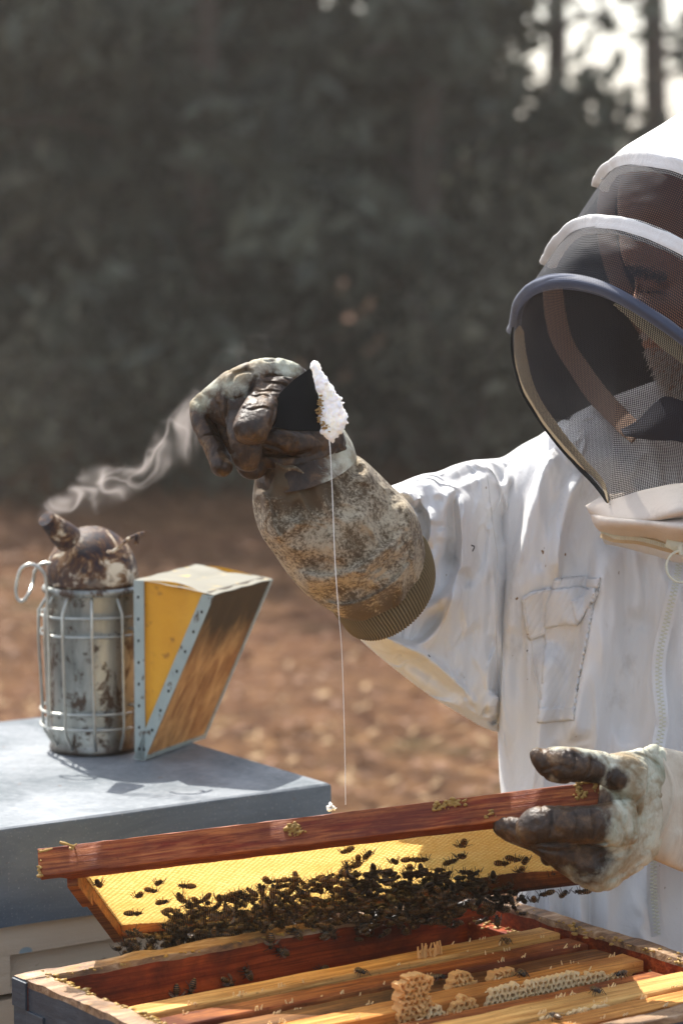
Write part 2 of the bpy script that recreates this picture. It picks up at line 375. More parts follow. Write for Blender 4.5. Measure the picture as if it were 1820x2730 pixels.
def m_wax(name, a, b, tr=.35, rough=.5, stains=True):
    g = G(name); n = g.noise(12, None, 5, .6); c = g.mix(n, a, b)
    if stains: c = g.mix(g.ramp(g.noise(45, None, 4, .6), [(.6, 0), (.75, .5)]), c, tuple(x * .45 for x in a))
    nr = g.bump(g.noise(350), .3, .0005)
    p = g.pbr(c, rough, nr, 0, .4); t = g.N('BsdfTranslucent', {'Color': c, 'Normal': nr}).outputs[0]
    return g.end(g.mixs(tr, p, t))
M['comb'] = m_wax('sunlit_yellow_wax_comb', (.88, .64, .20), (.95, .79, .38), .52, stains=False)
M['comb_rim'] = m_wax('thicker_cell_wall_wax', (.74, .46, .12), (.84, .60, .22), .36, stains=False)
M['burr'] = m_wax('cream_burr_comb_wax', (.84, .48, .16), (.94, .72, .34), .5)
M['burr_white'] = m_wax('white_fresh_wax', (.90, .66, .32), (.95, .80, .50), .35, stains=False)
M['propolis'] = m_wax('amber_propolis', (.34, .19, .045), (.52, .34, .10), .15, .5)
M['cappings'] = m_wax('white_wax_cappings', (.93, .92, .89), (.98, .97, .95), .72, .6, False)
def m_cap():
    g = G('white_wax_cappings_lit_through'); n = g.noise(40, None, 6, .7)
    return g.end(g.pbr(g.mix(g.ramp(n, [(.3, 0), (.5, 1)]), (.86, .74, .55), (.97, .96, .93)), .6, g.bump(g.noise(260, None, 5, .7), .8, .001), 0, .3, sub=(1, (1, .9, .75), .008)))
M['cappings'] = m_cap()
M['honey_wax'] = m_wax('amber_edge_of_cappings', (.35, .19, .05), (.6, .42, .18), .3)
def m_thread():
    g = G('clear_honey_thread'); return g.end(g.pbr((.9, .88, .82), .12, None, 0, .9))
M['thread'] = m_thread()
def m_bee():
    g = G('bee_body'); x, y, z = g.sep()
    st = g.math('SINE', g.math('MULTIPLY', x, 3300)); ab = g.math('LESS_THAN', x, -.0005)
    band = g.math('MULTIPLY', g.ramp(st, [(.45, 0), (.75, 1)]), ab)
    th = g.math('MULTIPLY', g.math('GREATER_THAN', x, .0003), g.math('LESS_THAN', x, .0042))
    n = g.noise(900, None, 3, .6)
    c = g.mix(band, (.014, .008, .004), (.30, .16, .05)); c = g.mix(g.math('MULTIPLY', th, g.ramp(n, [(.35, .25), (.65, 1)])), c, (.13, .070, .026))
    return g.end(g.pbr(c, .42, g.bump(n, .6, .0003), 0, .5))
M['bee'] = m_bee()
M['bee_dark'] = simple('bee_legs_and_head', (.020, .012, .008), .4, 0, .3, 800)
def m_wing():
    g = G('bee_wing'); p = g.pbr((.25, .21, .16), .35, None, 0, .3); t = g.N('BsdfTransparent', {0: (.85, .8, .72, 1)}).outputs[0]
    return g.end(g.mixs(.45, t, p))
M['wing'] = m_wing()

def m_ground():
    g = G('leaf_litter_soil'); a = g.noise(.8, None, 6, .6, .4); b = g.noise(7, None, 7, .7); k = g.noise(30, None, 4, .7)
    c = g.ramp(b, [(.3, (.030, .014, .007)), (.46, (.080, .038, .017)), (.58, (.15, .078, .035)), (.75, (.24, .14, .065))])
    c = g.mix(g.ramp(a, [(.45, 0), (.7, .5)]), c, (.13, .055, .032)); c = g.mix(g.ramp(g.noise(2.2, g.map(loc=(4, 2, 0)), 5), [(.6, 0), (.72, .45)]), c, (.07, .085, .035))
    return g.end(g.pbr(c, .95, g.bump(g.math('ADD', b, k), .8, .03), 0, .1))
M['ground'] = m_ground()
M['litter'] = simple('dry_leaves', (.16, .072, .028), .8, 0, .7, 3, .1)
M['litter2'] = simple('pale_dry_grass_as_sunlight', (.30, .19, .085), .8, 0, .5, 3, .1)
def m_leaf(name, a, b):
    g = G(name); i = g.N('ObjectInfo').outputs['Random']; n = g.noise(2.6, None, 3)
    c = g.mix(g.ramp(n, [(.35, 0), (.65, 1)]), a, b)
    p = g.pbr(c, .6, None, 0, .3); t = g.N('BsdfTranslucent', {'Color': c}).outputs[0]
    return g.end(g.mixs(.45, p, t))
M['needle'] = m_leaf('grey_green_needles', (.026, .031, .024), (.17, .185, .135))
M['needle2'] = m_leaf('olive_foliage', (.036, .034, .024), (.20, .19, .13))
M['bark'] = simple('grey_brown_bark', (.085, .062, .048), .9, 0, .5, 14, .6, .01)
# ---------------------------------------------------------------- ground
def ground():
    xs = np.concatenate([-np.geomspace(72, 8, 20), np.linspace(-7, 7, 57), np.geomspace(8, 72, 20)])
    ys = np.concatenate([np.linspace(-30, -1, 10), np.linspace(0, 18, 91), np.geomspace(19, 108, 24)])
    X, Y = np.meshgrid(xs, ys); p = np.stack([X.ravel(), Y.ravel(), np.zeros(X.size)], -1)
    z = (fbm(p * .7, 4, 3) - .5) * .10 * smooth(3.5, 6, np.hypot(p[:, 0], p[:, 1]))
    p[:, 2] = z; nx = len(xs)
    f = [(j * nx + i, j * nx + i + 1, (j + 1) * nx + i + 1, (j + 1) * nx + i) for j in range(len(ys) - 1) for i in range(nx - 1)]
    o = MB().add(p, f).build('ground', M['ground'], smooth_=True, recalc=False, angle=180); tag(o, kind='structure')
def zg(x, y): 
    p = np.array([[x, y, 0.0]]); return float((fbm(p * .7, 4, 3)[0] - .5) * .10 * smooth(3.5, 6, np.hypot(x, y)))
ground()
def litter():
    n = 26000; y = 4.5 + 11 * rng.random(n) ** .8; x = (rng.random(n) - .5) * (1.6 + y * .42); z = (fbm(np.stack([x, y, x * 0], -1) * .7, 4, 3) - .5) * .10 + .004
    V = []; F = []; mi = []
    for i in range(n):
        s = .007 + .019 * random.random() ** 2; a = random.random() * 6.28; t1 = random.uniform(-.5, .5); t2 = random.uniform(-.5, .5)
        ux = np.array([cos(a), sin(a), t1]) * s; uy = np.array([-sin(a), cos(a), t2]) * s * random.uniform(.25, .7); c = np.array([x[i], y[i], z[i] + .5 * s])
        V += [c - ux, c - uy, c + ux, c + uy]; F.append((4 * i, 4 * i + 1, 4 * i + 2, 4 * i + 3)); mi.append(int(random.random() < .42 * (1 - smooth(7.0, 10.5, y[i]))))  # pale pieces kept to the near ground to paint it sunlit
    m = MB(); m.add(V, F, mi); o = m.build('leaf_litter', [M['litter'], M['litter2']], recalc=False)
    tag(o, 'dry brown leaves and twigs strewn over the ground', 'leaf litter', kind='stuff')
litter()

# ---------------------------------------------------------------- trees
def leafcloud(n, spread, seed, size):
    """n needle tufts; spread(k)->centres"""
    r = np.random.default_rng(seed); c = spread(r, n); m = len(c)
    a = r.normal(size=(m, 3)); a /= np.linalg.norm(a, axis=1)[:, None]; b = r.normal(size=(m, 3)); b = np.cross(a, b); b /= np.linalg.norm(b, axis=1)[:, None]
    s = size * (.5 + r.random(m))[:, None]
    V = np.stack([c - a * s, c - b * s * .32, c + a * s, c + b * s * .32], 1).reshape(-1, 3)
    F = (np.arange(m * 4).reshape(-1, 4)); return V, F
def tree(x, y, h, r, seed, low=.15, n=2600, mat='needle', label='', size=.11, lean=0, gaps=0.0, trunk_r=.14):
    rs = np.random.default_rng(seed); z0 = zg(x, y) - .05
    root = empty('pine_tree', (x, y, z0), label, 'tree', 'trees at the forest edge')
    m = MB(); zz = np.linspace(0, h, 12); wob = np.cumsum(rs.normal(size=(12, 2)) * .03, 0)
    tp = np.stack([wob[:, 0] + lean * zz, wob[:, 1], zz], -1); m.tube(tp, trunk_r * (1 - zz / h * .85), 8)
    br = []
    nb = int(34 * (h / 8))
    for k in range(nb):
        t = low + (1 - low) * (k + rs.random()) / nb; zb = t * h; a = rs.random() * 6.28; L = r * (1 - ((t - low) / (1 - low)) ** 1.6 * .8) * rs.uniform(.6, 1.1)
        b0 = np.array([np.interp(zb, zz, tp[:, 0]), np.interp(zb, zz, tp[:, 1]), zb]); d = np.array([cos(a), sin(a), rs.uniform(-.15, .3)])
        pts = [b0, b0 + d * L * .5 + [0, 0, .04 * L], b0 + d * L + [0, 0, -.10 * L]]; m.tube(spline(pts, 5), np.linspace(.035, .008, 5) * (.6 + L / 3), 4); br.append((b0, d, L))
    m.build('trunk', M['bark'], root, smooth_=True)
    def spread(r_, n_):
        out = []; w = np.array([b[2] for b in br]); w = w / w.sum()
        for k in range(len(br)):
            b0, d, L = br[k]
            if r_.random() < gaps: continue
            q = int(n_ * w[k]); nc = max(2, int(L * 2.4)); cs = [b0 + d * L * r_.uniform(.25, 1.05) + r_.normal(size=3) * .12 for _ in range(nc)]
            for i in range(nc): out.append(cs[i] + r_.normal(size=(q // nc + 1, 3)) * np.array([.13, .13, .085]) * (1 + .3 * L))
        return np.vstack(out)
    V, F = leafcloud(n, spread, seed + 5, size); mm = MB(); mm.add(V, F); mm.build('crown', M[mat], root, recalc=False)
    return root
TL = ['dark pine at the far left edge behind the smoker', 'dense grey green pine, second tree from the left edge', 'bushy pine standing above the smoke', 'tall dark pine directly behind the raised glove', 'grey green pine just right of the raised glove', 'pine in the middle distance above the white sleeve', 'open crowned pine left of the bright sky gap', 'thin pine with bright sky showing through, top right', 'pine trunk and twigs at the right edge behind the hood']
spots = [(-1.9, 14.6, 8, 1.5), (-1.25, 15.4, 9, 1.4), (-.65, 14.9, 8, 1.3), (-.1, 15.8, 9, 1.4), (.35, 15.2, 8.5, 1.3), (.42, 16.2, 9, .8)]
for i, (x, y, h, r) in enumerate(spots):
    tree(x, y, h, r, 40 + i, low=.04, n=7000, mat='needle' if i % 2 == 0 else 'needle2', label=TL[i], size=.10, trunk_r=.10)
tree(1.25, 17.5, 8, 1.1, 61, low=.13, n=1500, mat='needle', label=TL[6], size=.09, gaps=.5, trunk_r=.08)
tree(1.95, 18.5, 9, 1.3, 64, low=.13, n=1100, mat='needle2', label=TL[7], size=.085, gaps=.45, trunk_r=.09)
tree(2.25, 15.5, 9, 1.2, 66, low=.16, n=1200, mat='needle', label=TL[8], size=.085, gaps=.4, trunk_r=.07)
# second row, its crowns reach low and close the view on the left and middle
def row2():
    r = random.Random(5); k = 0; pl = ['a broad dark pine', 'a slim grey pine', 'a ragged pine', 'a low branched pine', 'an olive toned pine', 'a pine with drooping boughs', 'a close grown pine', 'a shadowed pine']
    wh = ['at the far left', 'left of the smoke', 'above the smoke', 'left of the raised glove', 'behind the raised glove', 'right of the raised glove', 'above the white sleeve', 'left of the sky gap']
    for i in range(8):
        x = -3.3 + i * .40; tree(x, 18.5 + r.uniform(-.6, 1.6), 9 + r.random() * 2, 1.7, 90 + i, low=.03, n=5500, mat='needle' if i % 3 else 'needle2', label='%s in the second row %s' % (pl[i][2:], wh[i]), size=.13)
row2()
# shaded undergrowth at the foot of the wood
def shrub(x, y, h, r, seed, label, n=900, mat='needle2'):
    root = empty('shrub', (x, y, zg(x, y)), label, 'shrub', 'shrubs at the foot of the trees'); m = MB(); rs = np.random.default_rng(seed)
    for k in range(7):
        a = rs.random() * 6.28; e = np.array([cos(a) * r * .8, sin(a) * r * .8, h * rs.uniform(.6, 1)]); m.tube(spline([(0, 0, 0), e * [.4, .4, .6], e], 5), np.linspace(.015, .004, 5), 4)
    m.build('stem', M['bark'], root)
    V, F = leafcloud(n, lambda r_, n_: r_.normal(size=(n_, 3)) * [r * .5, r * .5, h * .26] + [0, 0, h * .55], seed, .05); mm = MB(); mm.add(V, F); mm.build('foliage', M[mat], root, recalc=False)
for i, (x, y, h, r, l) in enumerate([(1.05, 15.2, 1.30, .55, 'tall dark bush left of the sky gap'), (1.55, 15.8, 1.25, .55, 'tall bush under the bright sky gap'), (2.05, 15.4, 1.2, .55, 'tall bush behind the hood at the right edge'), (1.3, 16.8, 1.4, .6, 'bush behind the tall ones under the sky gap'), (1.9, 17.3, 1.4, .6, 'rear bush half hidden at the right edge'), (2.6, 16.5, 1.4, .6, 'bush beyond the right edge')]):
    shrub(x, y, h, r, 300 + i, l, 3800, 'needle' if i % 2 else 'needle2')
for i, (x, y, h, r, l) in enumerate([(-1.55, 13.2, .7, .5, 'low grey green shrub behind the smoker dome'), (-.55, 13.6, .55, .45, 'small olive shrub between smoker and raised glove'), (.62, 14.0, 1.0, .45, 'dark shrub right of the raised glove above the gauntlet'), (1.15, 14.4, 1.2, .5, 'tall shrub just above the white shoulder'), (-.95, 14.0, .8, .5, 'rounded shrub under the drifting smoke')]):
    shrub(x, y, h, r, 200 + i, l)
# far wood beyond the clearing on the right: reads as one low mass
def farwood():
    def sp(r, n):
        x = r.uniform(-30, 40, n); y = r.uniform(62, 80, n); top = 1.9 + .9 * fbm(np.stack([x * .25, x * 0, x * 0], -1), 3, 9); return np.stack([x, y, r.random(n) ** .8 * top], -1)
    V, F = leafcloud(16000, sp, 77, .35); m = MB(); m.add(V, F); o = m.build('far_wood', M['needle'], recalc=False); tag(o, 'low hazy line of distant trees beyond the clearing', 'wood', kind='stuff')
farwood()
# ---------------------------------------------------------------- closed hive with metal lid
def wall(name, p0, p1, thick, H, mats, parent, side, seg=60, rough=.0016, top=0.0, seed=0, rim=True):
    """board standing from p0 to p1 (local xy), its inner face on `side`; mats = outside, rim, inside"""
    p0 = np.array(p0, float); p1 = np.array(p1, float); L = np.linalg.norm(p1 - p0); t = (p1 - p0) / L; n_ = np.array([-t[1], t[0]]) * side
    R = []; r = np.random.default_rng(seed); prof = [(0, -H), (0, -.006), (.0015, 0), (.33, 0), (.66, 0), (.93, 0), (1, -.005), (1, -H)]
    nz = lambda k, s: (fbm(np.array([[s * 40, k * 3.1, seed]]), 3, seed)[0] - .5) * 2
    for s in np.linspace(0, 1, seg + 1):
        ring = []
        for k, (a, z) in enumerate(prof):
            q = p0 + t * L * s + n_ * thick * a; j = rough if 0 < k < 7 else 0
            if 0 < k < 7: q = q + n_ * nz(k + 20, s * L) * rough * .9 * (0.5 if k == 1 else 1)
            ring.append((q[0], q[1], top + z + (nz(k, s * L) * j)))
        R.append(ring)
    R = np.array(R); m = MB(); nn = R.shape[1]; mi = []
    for k in range(seg): mi += [0, 1, 1, 1, 1, 1, 2, 2] if rim else [0, 0, 0, 0, 0, 0, 2, 2]
    m.rings(R, mi=None); fl = m.f; m.m = mi + [0, 0]
    return m.build(name, mats, parent, smooth_=True, angle=50)

LO = (-.0102, 2.9212, .849); LAZ = .5987
hive = empty('beehive', (*LO[:2], 0), 'closed cream painted hive with flat galvanised metal lid, smoker standing on it', 'beehive', rot=LAZ)
ZT = .849
def lidmesh():
    m = MB(); x0, x1, y0, y1, z0, z1 = -.60, 0, 0, .4844, ZT - .094, ZT; e = .0022
    # folded sheet: top with soft edge, then four skirts with slightly wavy hem
    def ring(inset, z, wob=0.0):
        P_ = []
        for (ax, ay, bx, by) in ((x0, y0, x1, y0), (x1, y0, x1, y1), (x1, y1, x0, y1), (x0, y1, x0, y0)):
            for s in np.linspace(0, 1, 24, endpoint=False):
                x = ax + (bx - ax) * s; y = ay + (by - ay) * s; cx, cy = (x0 + x1) / 2, (y0 + y1) / 2
                x += np.sign(cx - x) * inset * (abs(x - cx) > (x1 - x0) / 2 - 1e-6); y += np.sign(cy - y) * inset * (abs(y - cy) > (y1 - y0) / 2 - 1e-6)
                P_.append((x, y, z + wob * sin(s * 17 + ax * 30)))
        return P_
    R = [ring(.004, z0 + .001, .0008), ring(0, z0, .0008), ring(0, z1 - .004, .0003), ring(.0006, z1 - .0012, .0003), ring(.003, z1 + .0004), ring(.012, z1 - .0006)]
    m.rings(R, caps=(False, True)); n = 96
    m.m = [1] * (2 * n) + [1] * n + [0] * (2 * n) + [0]
    return m
lidmesh().build('metal_lid', [M['galv'], M['galv_side']], hive, smooth_=True, angle=35)
for (nm, z1, z0) in (('upper_box', ZT - .012, ZT - .160), ('lower_box', ZT - .166, ZT - .40), ('bottom_box', ZT - .406, ZT - .64)):
    m = MB(); xr, xl, yf, yb = -.012, -.588, .012, .472
    g_ = MB()
    # front board has a routed hand hold
    hx0, hx1, hz0, hz1 = (-.353, -.15, z1 - .147, z1 - .112) if nm == 'upper_box' else (-.36, -.24, z1 - .12, z1 - .085)
    if nm == 'upper_box': hz0 = z0 + .004
    box = empty(nm, (0, 0, 0), None, None); box.parent = hive; del box['rootM']
    f = MB(); f.box((xl, yf, hz1), (xr, yf + .022, z1)); f.box((xl, yf, z0), (hx0, yf + .022, hz1)); f.box((hx1, yf, z0), (xr, yf + .022, hz1)); f.box((hx0, yf, z0), (hx1, yf + .022, hz0)); f.box((hx0, yf + .012, hz0), (hx1, yf + .022, hz1))
    f.build('front_board', M['cream'], box, bevel=0)
    MB().box((xl, yb - .022, z0), (xr, yb, z1)).build('back_board', M['cream'], box, bevel=.001)
    MB().box((xr - .022, yf + .0225, z0), (xr, yb - .0225, z1)).build('side_board', M['cream'], box, bevel=.001)
    MB().box((xl, yf + .0225, z0), (xl + .022, yb - .0225, z1)).build('side_board', M['cream'], box, bevel=.001)
MB().box((-.60, .0, ZT - .665), (0, .484, ZT - .641)).build('floor_board', M['cream'], hive, bevel=.002)
for x in (-.57, -.06):
    for y in (.03, .41): MB().box((x, y, 0), (x + .05, y + .05, ZT - .665)).build('leg', M['bark'], hive)

# ---------------------------------------------------------------- open hive body in front
BO = np.array([-.2777, 2.4844, 1.45 - .6758]); BAZ = .6332; BW, BD, BH = .507, .425, .24
BE1 = np.array([cos(BAZ), sin(BAZ), 0]); BE2 = np.array([-sin(BAZ), cos(BAZ), 0])
def BL(x, y, z): return BO + BE1 * x + BE2 * y + np.array([0, 0, z])
body = empty('open_hive_body', BO, 'open dark blue hive box full of frames, red brown inside, crusted pale rim', 'beehive', rot=BAZ)
BM = [M['navy'], M['rim'], M['box_in']]
wall('far_wall', (.0, .0), (BW, .0), .023, BH, BM, body, -1, 90, .0018, seed=1)
wall('near_wall', (.0, -BD), (BW, -BD), .023, BH, BM, body, 1, 90, .0018, seed=2)
wall('left_wall', (0, -BD + .0235), (0, -.0235), .023, BH, BM, body, -1, 90, .0024, seed=3)
wall('right_wall', (BW, -BD + .0235), (BW, -.0235), .019, BH, BM, body, 1, 90, .002, seed=4)
MB().box((BW - .034, -BD + .0236, -BH), (BW - .0195, -.0236, -.020)).build('frame_ledge', M['box_in'], body, bevel=.001)
MB().box((.0235, -BD + .0236, -BH), (.0345, -.0236, -.020)).build('frame_ledge', M['box_in'], body, bevel=.001)
for k, z in enumerate((-.002, -.052, -.102, -.152)):   # box joint fingers at the near corner
    MB().box((-.0022, -.0228, z - .024), (.001, -.0002, z)).build('joint_finger', M['navy'], body, bevel=.0008)
for k, z in enumerate((-.026, -.078, -.130)):
    MB().box((-.0016, -.050, z - .024), (.001, -.0236, z)).build('joint_finger', M['navy'], body, bevel=.0008)
def solidbox(name, z1, z0, mat):
    m = MB(); m.box((0, -BD, z0), (BW, 0, z1)); return m.build(name, mat, body, bevel=.0015)
solidbox('lower_box', -BH - .002, -BH * 2, M['navy']); solidbox('floor_board', -BH * 2 - .002, -BH * 2 - .03, M['navy'])
for x in (.03, .43):
    for y in (-.39, -.08): MB().box((x, y, -BO[2]), (x + .045, y + .045, -BH * 2 - .03)).build('leg', M['bark'], body)
def blobs(name, pts, mat, parent, rr=(.0012, .004), seed=0, flat=.6):
    r = np.random.default_rng(seed); m = MB()
    bm = bmesh.new(); bmesh.ops.create_icosphere(bm, subdivisions=1, radius=1); V = np.array([v.co[:] for v in bm.verts]); F = [[v.index for v in f.verts] for f in bm.faces]; bm.free()
    for p in pts:
        s = r.uniform(*rr); q = V * (1 + r.normal(size=(len(V), 1)) * .28) * s * np.array([r.uniform(.7, 1.8), r.uniform(.7, 1.5), flat]); a = r.random() * 6
        q = q @ np.array([[cos(a), -sin(a), 0], [sin(a), cos(a), 0], [0, 0, 1]]); m.add(q + p, F)
    return m.build(name, mat, parent, smooth_=True, angle=180)
pr_ = []
r = np.random.default_rng(4)
for k in range(150): pr_.append((.022 + r.normal() * .002, -r.random() ** .8 * BD, -.001 + r.normal() * .001))
for k in range(60): pr_.append((r.random() * BW, -.022 + r.normal() * .002, -.001 + r.normal() * .001))
for k in range(120): pr_.append((BW - .018 + r.normal() * .004, -r.random() * BD, -.0005 + r.normal() * .0015))
for k in range(120): pr_.append((BW - .026 + r.normal() * .006, -r.random() * BD, -.019 + r.normal() * .001))
tag(blobs('propolis_crust', pr_, M['propolis'], body, (.0008, .0024), 3), 'amber propolis crumbs along the rim', kind='stuff')
# big amber lumps on the left rim and inner corner
tag(blobs('propolis_lump', [(.026 + r.normal() * .005, -.03 - r.random() * .30, -.002 - r.random() * .012) for _ in range(90)], M['propolis'], body, (.0015, .0042), 8, .9), 'amber propolis lumps on the left rim', kind='stuff')

# ---------------------------------------------------------------- frames standing in the open box
def hexgrid_walls(inside, pitch=.0054, depth=.009, th=.00045, seed=0, jit=.0005, dvar=.3):
    """burr comb in local x (along) z (up), opening towards -y: every cell wall is a small slab"""
    r = np.random.default_rng(seed); R_ = pitch / math.sqrt(3); m = MB(); edges = {}; vt = {}
    for i in range(-80, 80):
        for j in range(-12, 40):
            cx = i * pitch + (j % 2) * pitch / 2; cz = j * R_ * 1.5
            if not inside(cx, cz): continue
            c = []
            for k in range(6):
                a = pi / 6 + k * pi / 3; x = cx + R_ * cos(a); z = cz + R_ * sin(a); key = (round(x / R_ * 4), round(z / R_ * 4))
                if key not in vt: vt[key] = np.array([x + r.normal() * jit, z + r.normal() * jit])
                c.append(key)
            for k in range(6): e = tuple(sorted((c[k], c[(k + 1) % 6]))); edges[e] = edges.get(e, 0) + 1
    for (a, b), cnt in edges.items():
        p, q = vt[a], vt[b]; t = q - p; L = np.linalg.norm(t); t = t / (L + 1e-9); n_ = np.array([-t[1], t[0]]) * th * r.uniform(.7, 1.5); e = t * th * .4
        d0 = depth * (1 + r.normal() * dvar * .4); d1 = depth * (1 + r.normal() * dvar * .4)
        v = []
        for y, w in ((0, .8), (1, 1.15)):
            for (s, o, dd) in ((p - e, n_, d0), (p - e, -n_, d0), (q + e, -n_, d1), (q + e, n_, d1)): v.append((s[0] + o[0] * w, -dd * y, s[1] + o[1] * w))
        m.add(v, [(0, 1, 2, 3), (7, 6, 5, 4), (0, 4, 5, 1), (1, 5, 6, 2), (2, 6, 7, 3), (3, 7, 4, 0)])
    return m, (len(edges) > 0)
def toBoxPlane(x, y, yl):
    """pixel -> (x,z) on the vertical plane y=yl of the open box"""
    v = FW + (x - 910) / FPX * RT - (y - 1365) / FPX * UPV; k = ((BO - CAM) @ BE2 + yl) / (v @ BE2); q = CAM + v * k - BO
    return q @ BE1, q[2]
def inpoly(px, pz, poly):
    c = False; n = len(poly)
    for i in range(n):
        x1, z1 = poly[i]; x2, z2 = poly[(i + 1) % n]
        if (z1 > pz) != (z2 > pz) and px < (x2 - x1) * (pz - z1) / (z2 - z1) + x1: c = not c
    return c
def barmesh(L, w, h, seed, sag=0):
    m = MB(); R = []
    for s in np.linspace(0, 1, 40):
        x = -L / 2 + L * s; lug = 1 if .045 < s < .955 else 0
        nz = lambda k: (fbm(np.array([[s * 22, k * 2.7, seed]]), 3, seed)[0] - .5) * .0016
        hh = h if lug else h * .55; b = .0011
        pr0 = [(-w / 2 + b, 0), (w / 2 - b, 0), (w / 2, -b), (w / 2, -hh), (-w / 2, -hh), (-w / 2, -b)]
        R.append([(x, a + nz(k), z + nz(k + 9) * .8) for k, (a, z) in enumerate(pr0)])
    m.rings(R); return m
C6 = lambda x, y: (900 + x * .5867, 2380 + y * .5867)
frames = [(-.136, 'bar_light', 'frame with pale yellow top bar nearest the empty gap by the far wall', -.006, .0), (-.174, 'bar_red', 'frame with reddish brown top bar, second from the far gap', -.008, .0), (-.2105, 'bar_dark', 'frame with darkest grey brown top bar, third from the far gap', -.010, 0), (-.2475, 'bar_orange', 'frame with orange top bar carrying the long row of open burr comb', -.007, .0), (-.2865, 'bar_red', 'frame with low brown top bar right in front of the burr comb row', -.014, .0), (-.3265, 'bar_light', 'frame with broad pale yellow top bar and wax tufts near the bottom edge', -.006, .0), (-.366, 'bar_orange', 'frame with orange top bar nearest the camera at the lower right', -.007, 0)]
burr_specs = {
 3: [([(262, 600), (250, 570), (268, 500), (272, 420), (300, 385), (345, 368), (412, 382), (395, 440), (410, 500), (372, 560), (385, 600)], 'burr', .011, 'tallest'),
     ([(495, 600), (505, 505), (560, 470), (600, 480), (635, 530), (640, 600)], 'burr', .008, ''),
     ([(385, 600), (395, 560), (430, 518), (465, 520), (490, 560), (480, 600)], 'burr_white', .006, ''),
     ([(668, 560), (672, 500), (690, 455), (740, 430), (830, 430), (900, 400), (1000, 385), (1080, 372), (1160, 372), (1240, 375), (1290, 385), (1300, 440), (1160, 455), (900, 505), (700, 560)], 'burr_white', .006, 'row')],
 2: [([(470, 470), (490, 440), (520, 400), (530, 355), (580, 355), (590, 395), (625, 430), (630, 470)], 'burr', .008, ''),
     ([(672, 440), (685, 395), (700, 356), (790, 356), (805, 400), (800, 440)], 'burr', .008, '')],
 5: [([(915, 600), (925, 560), (950, 560), (1010, 580), (1080, 530), (1140, 540), (1160, 510), (1210, 505), (1225, 545), (1100, 575), (1000, 600)], 'burr_white', .006, '')]}
for i, (yc, mt, lb, zt, _) in enumerate(frames):
    root = empty('honeycomb', BL(.2525, yc, zt), lb, 'hive frame', 'frames standing in the open hive box', rot=BAZ)
    w = .0285 if i not in (5,) else .034
    barmesh(.452, w, .018, 30 + i).build('top_bar', M[mt], root, smooth_=True, angle=35)
    for s in (-1, 1): MB().box((s * .212 - .005, -.0125, -.20), (s * .212 + .005, .0125, -.0185)).build('side_bar', M[mt], root, bevel=.0006)
    MB().box((-.206, -.010, -.20), (.206, .010, -.191)).build('bottom_bar', M[mt], root, bevel=.0006)
    MB().box((-.206, -.011, -.190), (.206, .011, -.0187)).build('comb', M['burr'], root)
    # stubs of torn wax along the edges
    rr = np.random.default_rng(50 + i); mm = MB()
    for k in range(16):
        x = rr.uniform(-.2, .21); y = (-1 if rr.random() < .7 else 1) * w / 2 * rr.uniform(.75, 1.0)
        for q in range(rr.integers(1, 4)):
            p0 = np.array([x + q * .0028, y, -.0005]); mm.tube([p0, p0 + [rr.normal() * .0012, -.001, rr.uniform(.0015, .0045)]], [.0009, .0004], 5)
    tag(mm.build('wax_stub', M['burr_white'], root, smooth_=True), 'torn bits of white wax', kind='stuff')
    for si, (poly, bmname, dep, kind) in enumerate(burr_specs.get(i, [])):
        yl = yc - w / 2 - .0005 if kind != 'tallest' else yc - w / 2 + .004
        pl = [toBoxPlane(*C6(*q), yl) for q in poly]; pl = [(a - .2525, z - zt) for a, z in pl]
        def ins(x, z, pl=pl): return inpoly(x, z, pl)
        mb, ok = hexgrid_walls(ins, .0056, dep, .0008, 70 + i * 5 + si)
        if ok:
            for k in range(len(mb.v)): mb.v[k] = mb.v[k] + np.array([0, yl - yc + dep * .45, 0])
            mb.build('burr_comb', M[bmname], root)
# crown of pale wax spikes on the first bar
rr = np.random.default_rng(5); root = bpy.data.objects['honeycomb']; mm = MB()
x0, _ = toBoxPlane(*C6(345, 285), -.136); x1, _ = toBoxPlane(*C6(445, 285), -.136)
for k in range(11):
    x = x0 - .2525 + (x1 - x0) * k / 10; p0 = np.array([x, -.006 + rr.normal() * .002, 0]); p1 = p0 + [rr.normal() * .001, 0, rr.uniform(.008, .013)]
    mm.tube([p0, (p0 + p1) / 2 + rr.normal(size=3) * .0008, p1], [.0018, .0010, .0007], 5)
    if k: mm.tube([prev, p0 + [0, 0, .004 + rr.random() * .003]], [.0009, .0009], 4)
    prev = p0 + [0, 0, .004 + rr.random() * .003]
mm.build('wax_crown', M['burr'], root, smooth_=True)
# ---------------------------------------------------------------- bee smoker
SB = np.array([-.26, 3.104, .849]); SAZ = -.438
smk = empty('bee_smoker', SB, 'sooty tin bee smoker with wire guard and yellow leather bellows, smoke at its spout', 'smoker', rot=SAZ)
m = MB(); m.lathe([(.0452, .0), (.0462, .002), (.0462, .005), (.0448, .008), (.0446, .0110), (.0452, .06), (.0462, .13), (.0466, .166), (.0475, .170)], 64)
m.build('can', M['can'], smk, smooth_=True)
m = MB(); m.lathe([(.0478, .166), (.0508, .1665), (.0521, .1685), (.0521, .1715), (.0508, .1735), (.0485, .1745)], 64); m.build('rim', M['can'], smk, smooth_=True)
m = MB(); pf = [(.0484, .1746)] + [(.0488 * cos(a), .178 + .057 * sin(a)) for a in np.linspace(0.0, pi / 2 - .05, 16)]; m.lathe(pf, 64); m.build('dome_lid', M['dome'], smk, smooth_=True, angle=180)
def SP(x, y, d): return P(x, y, d)
def C1(x, y, d): return P(x * .4592, 1300 + y * .4592, d)
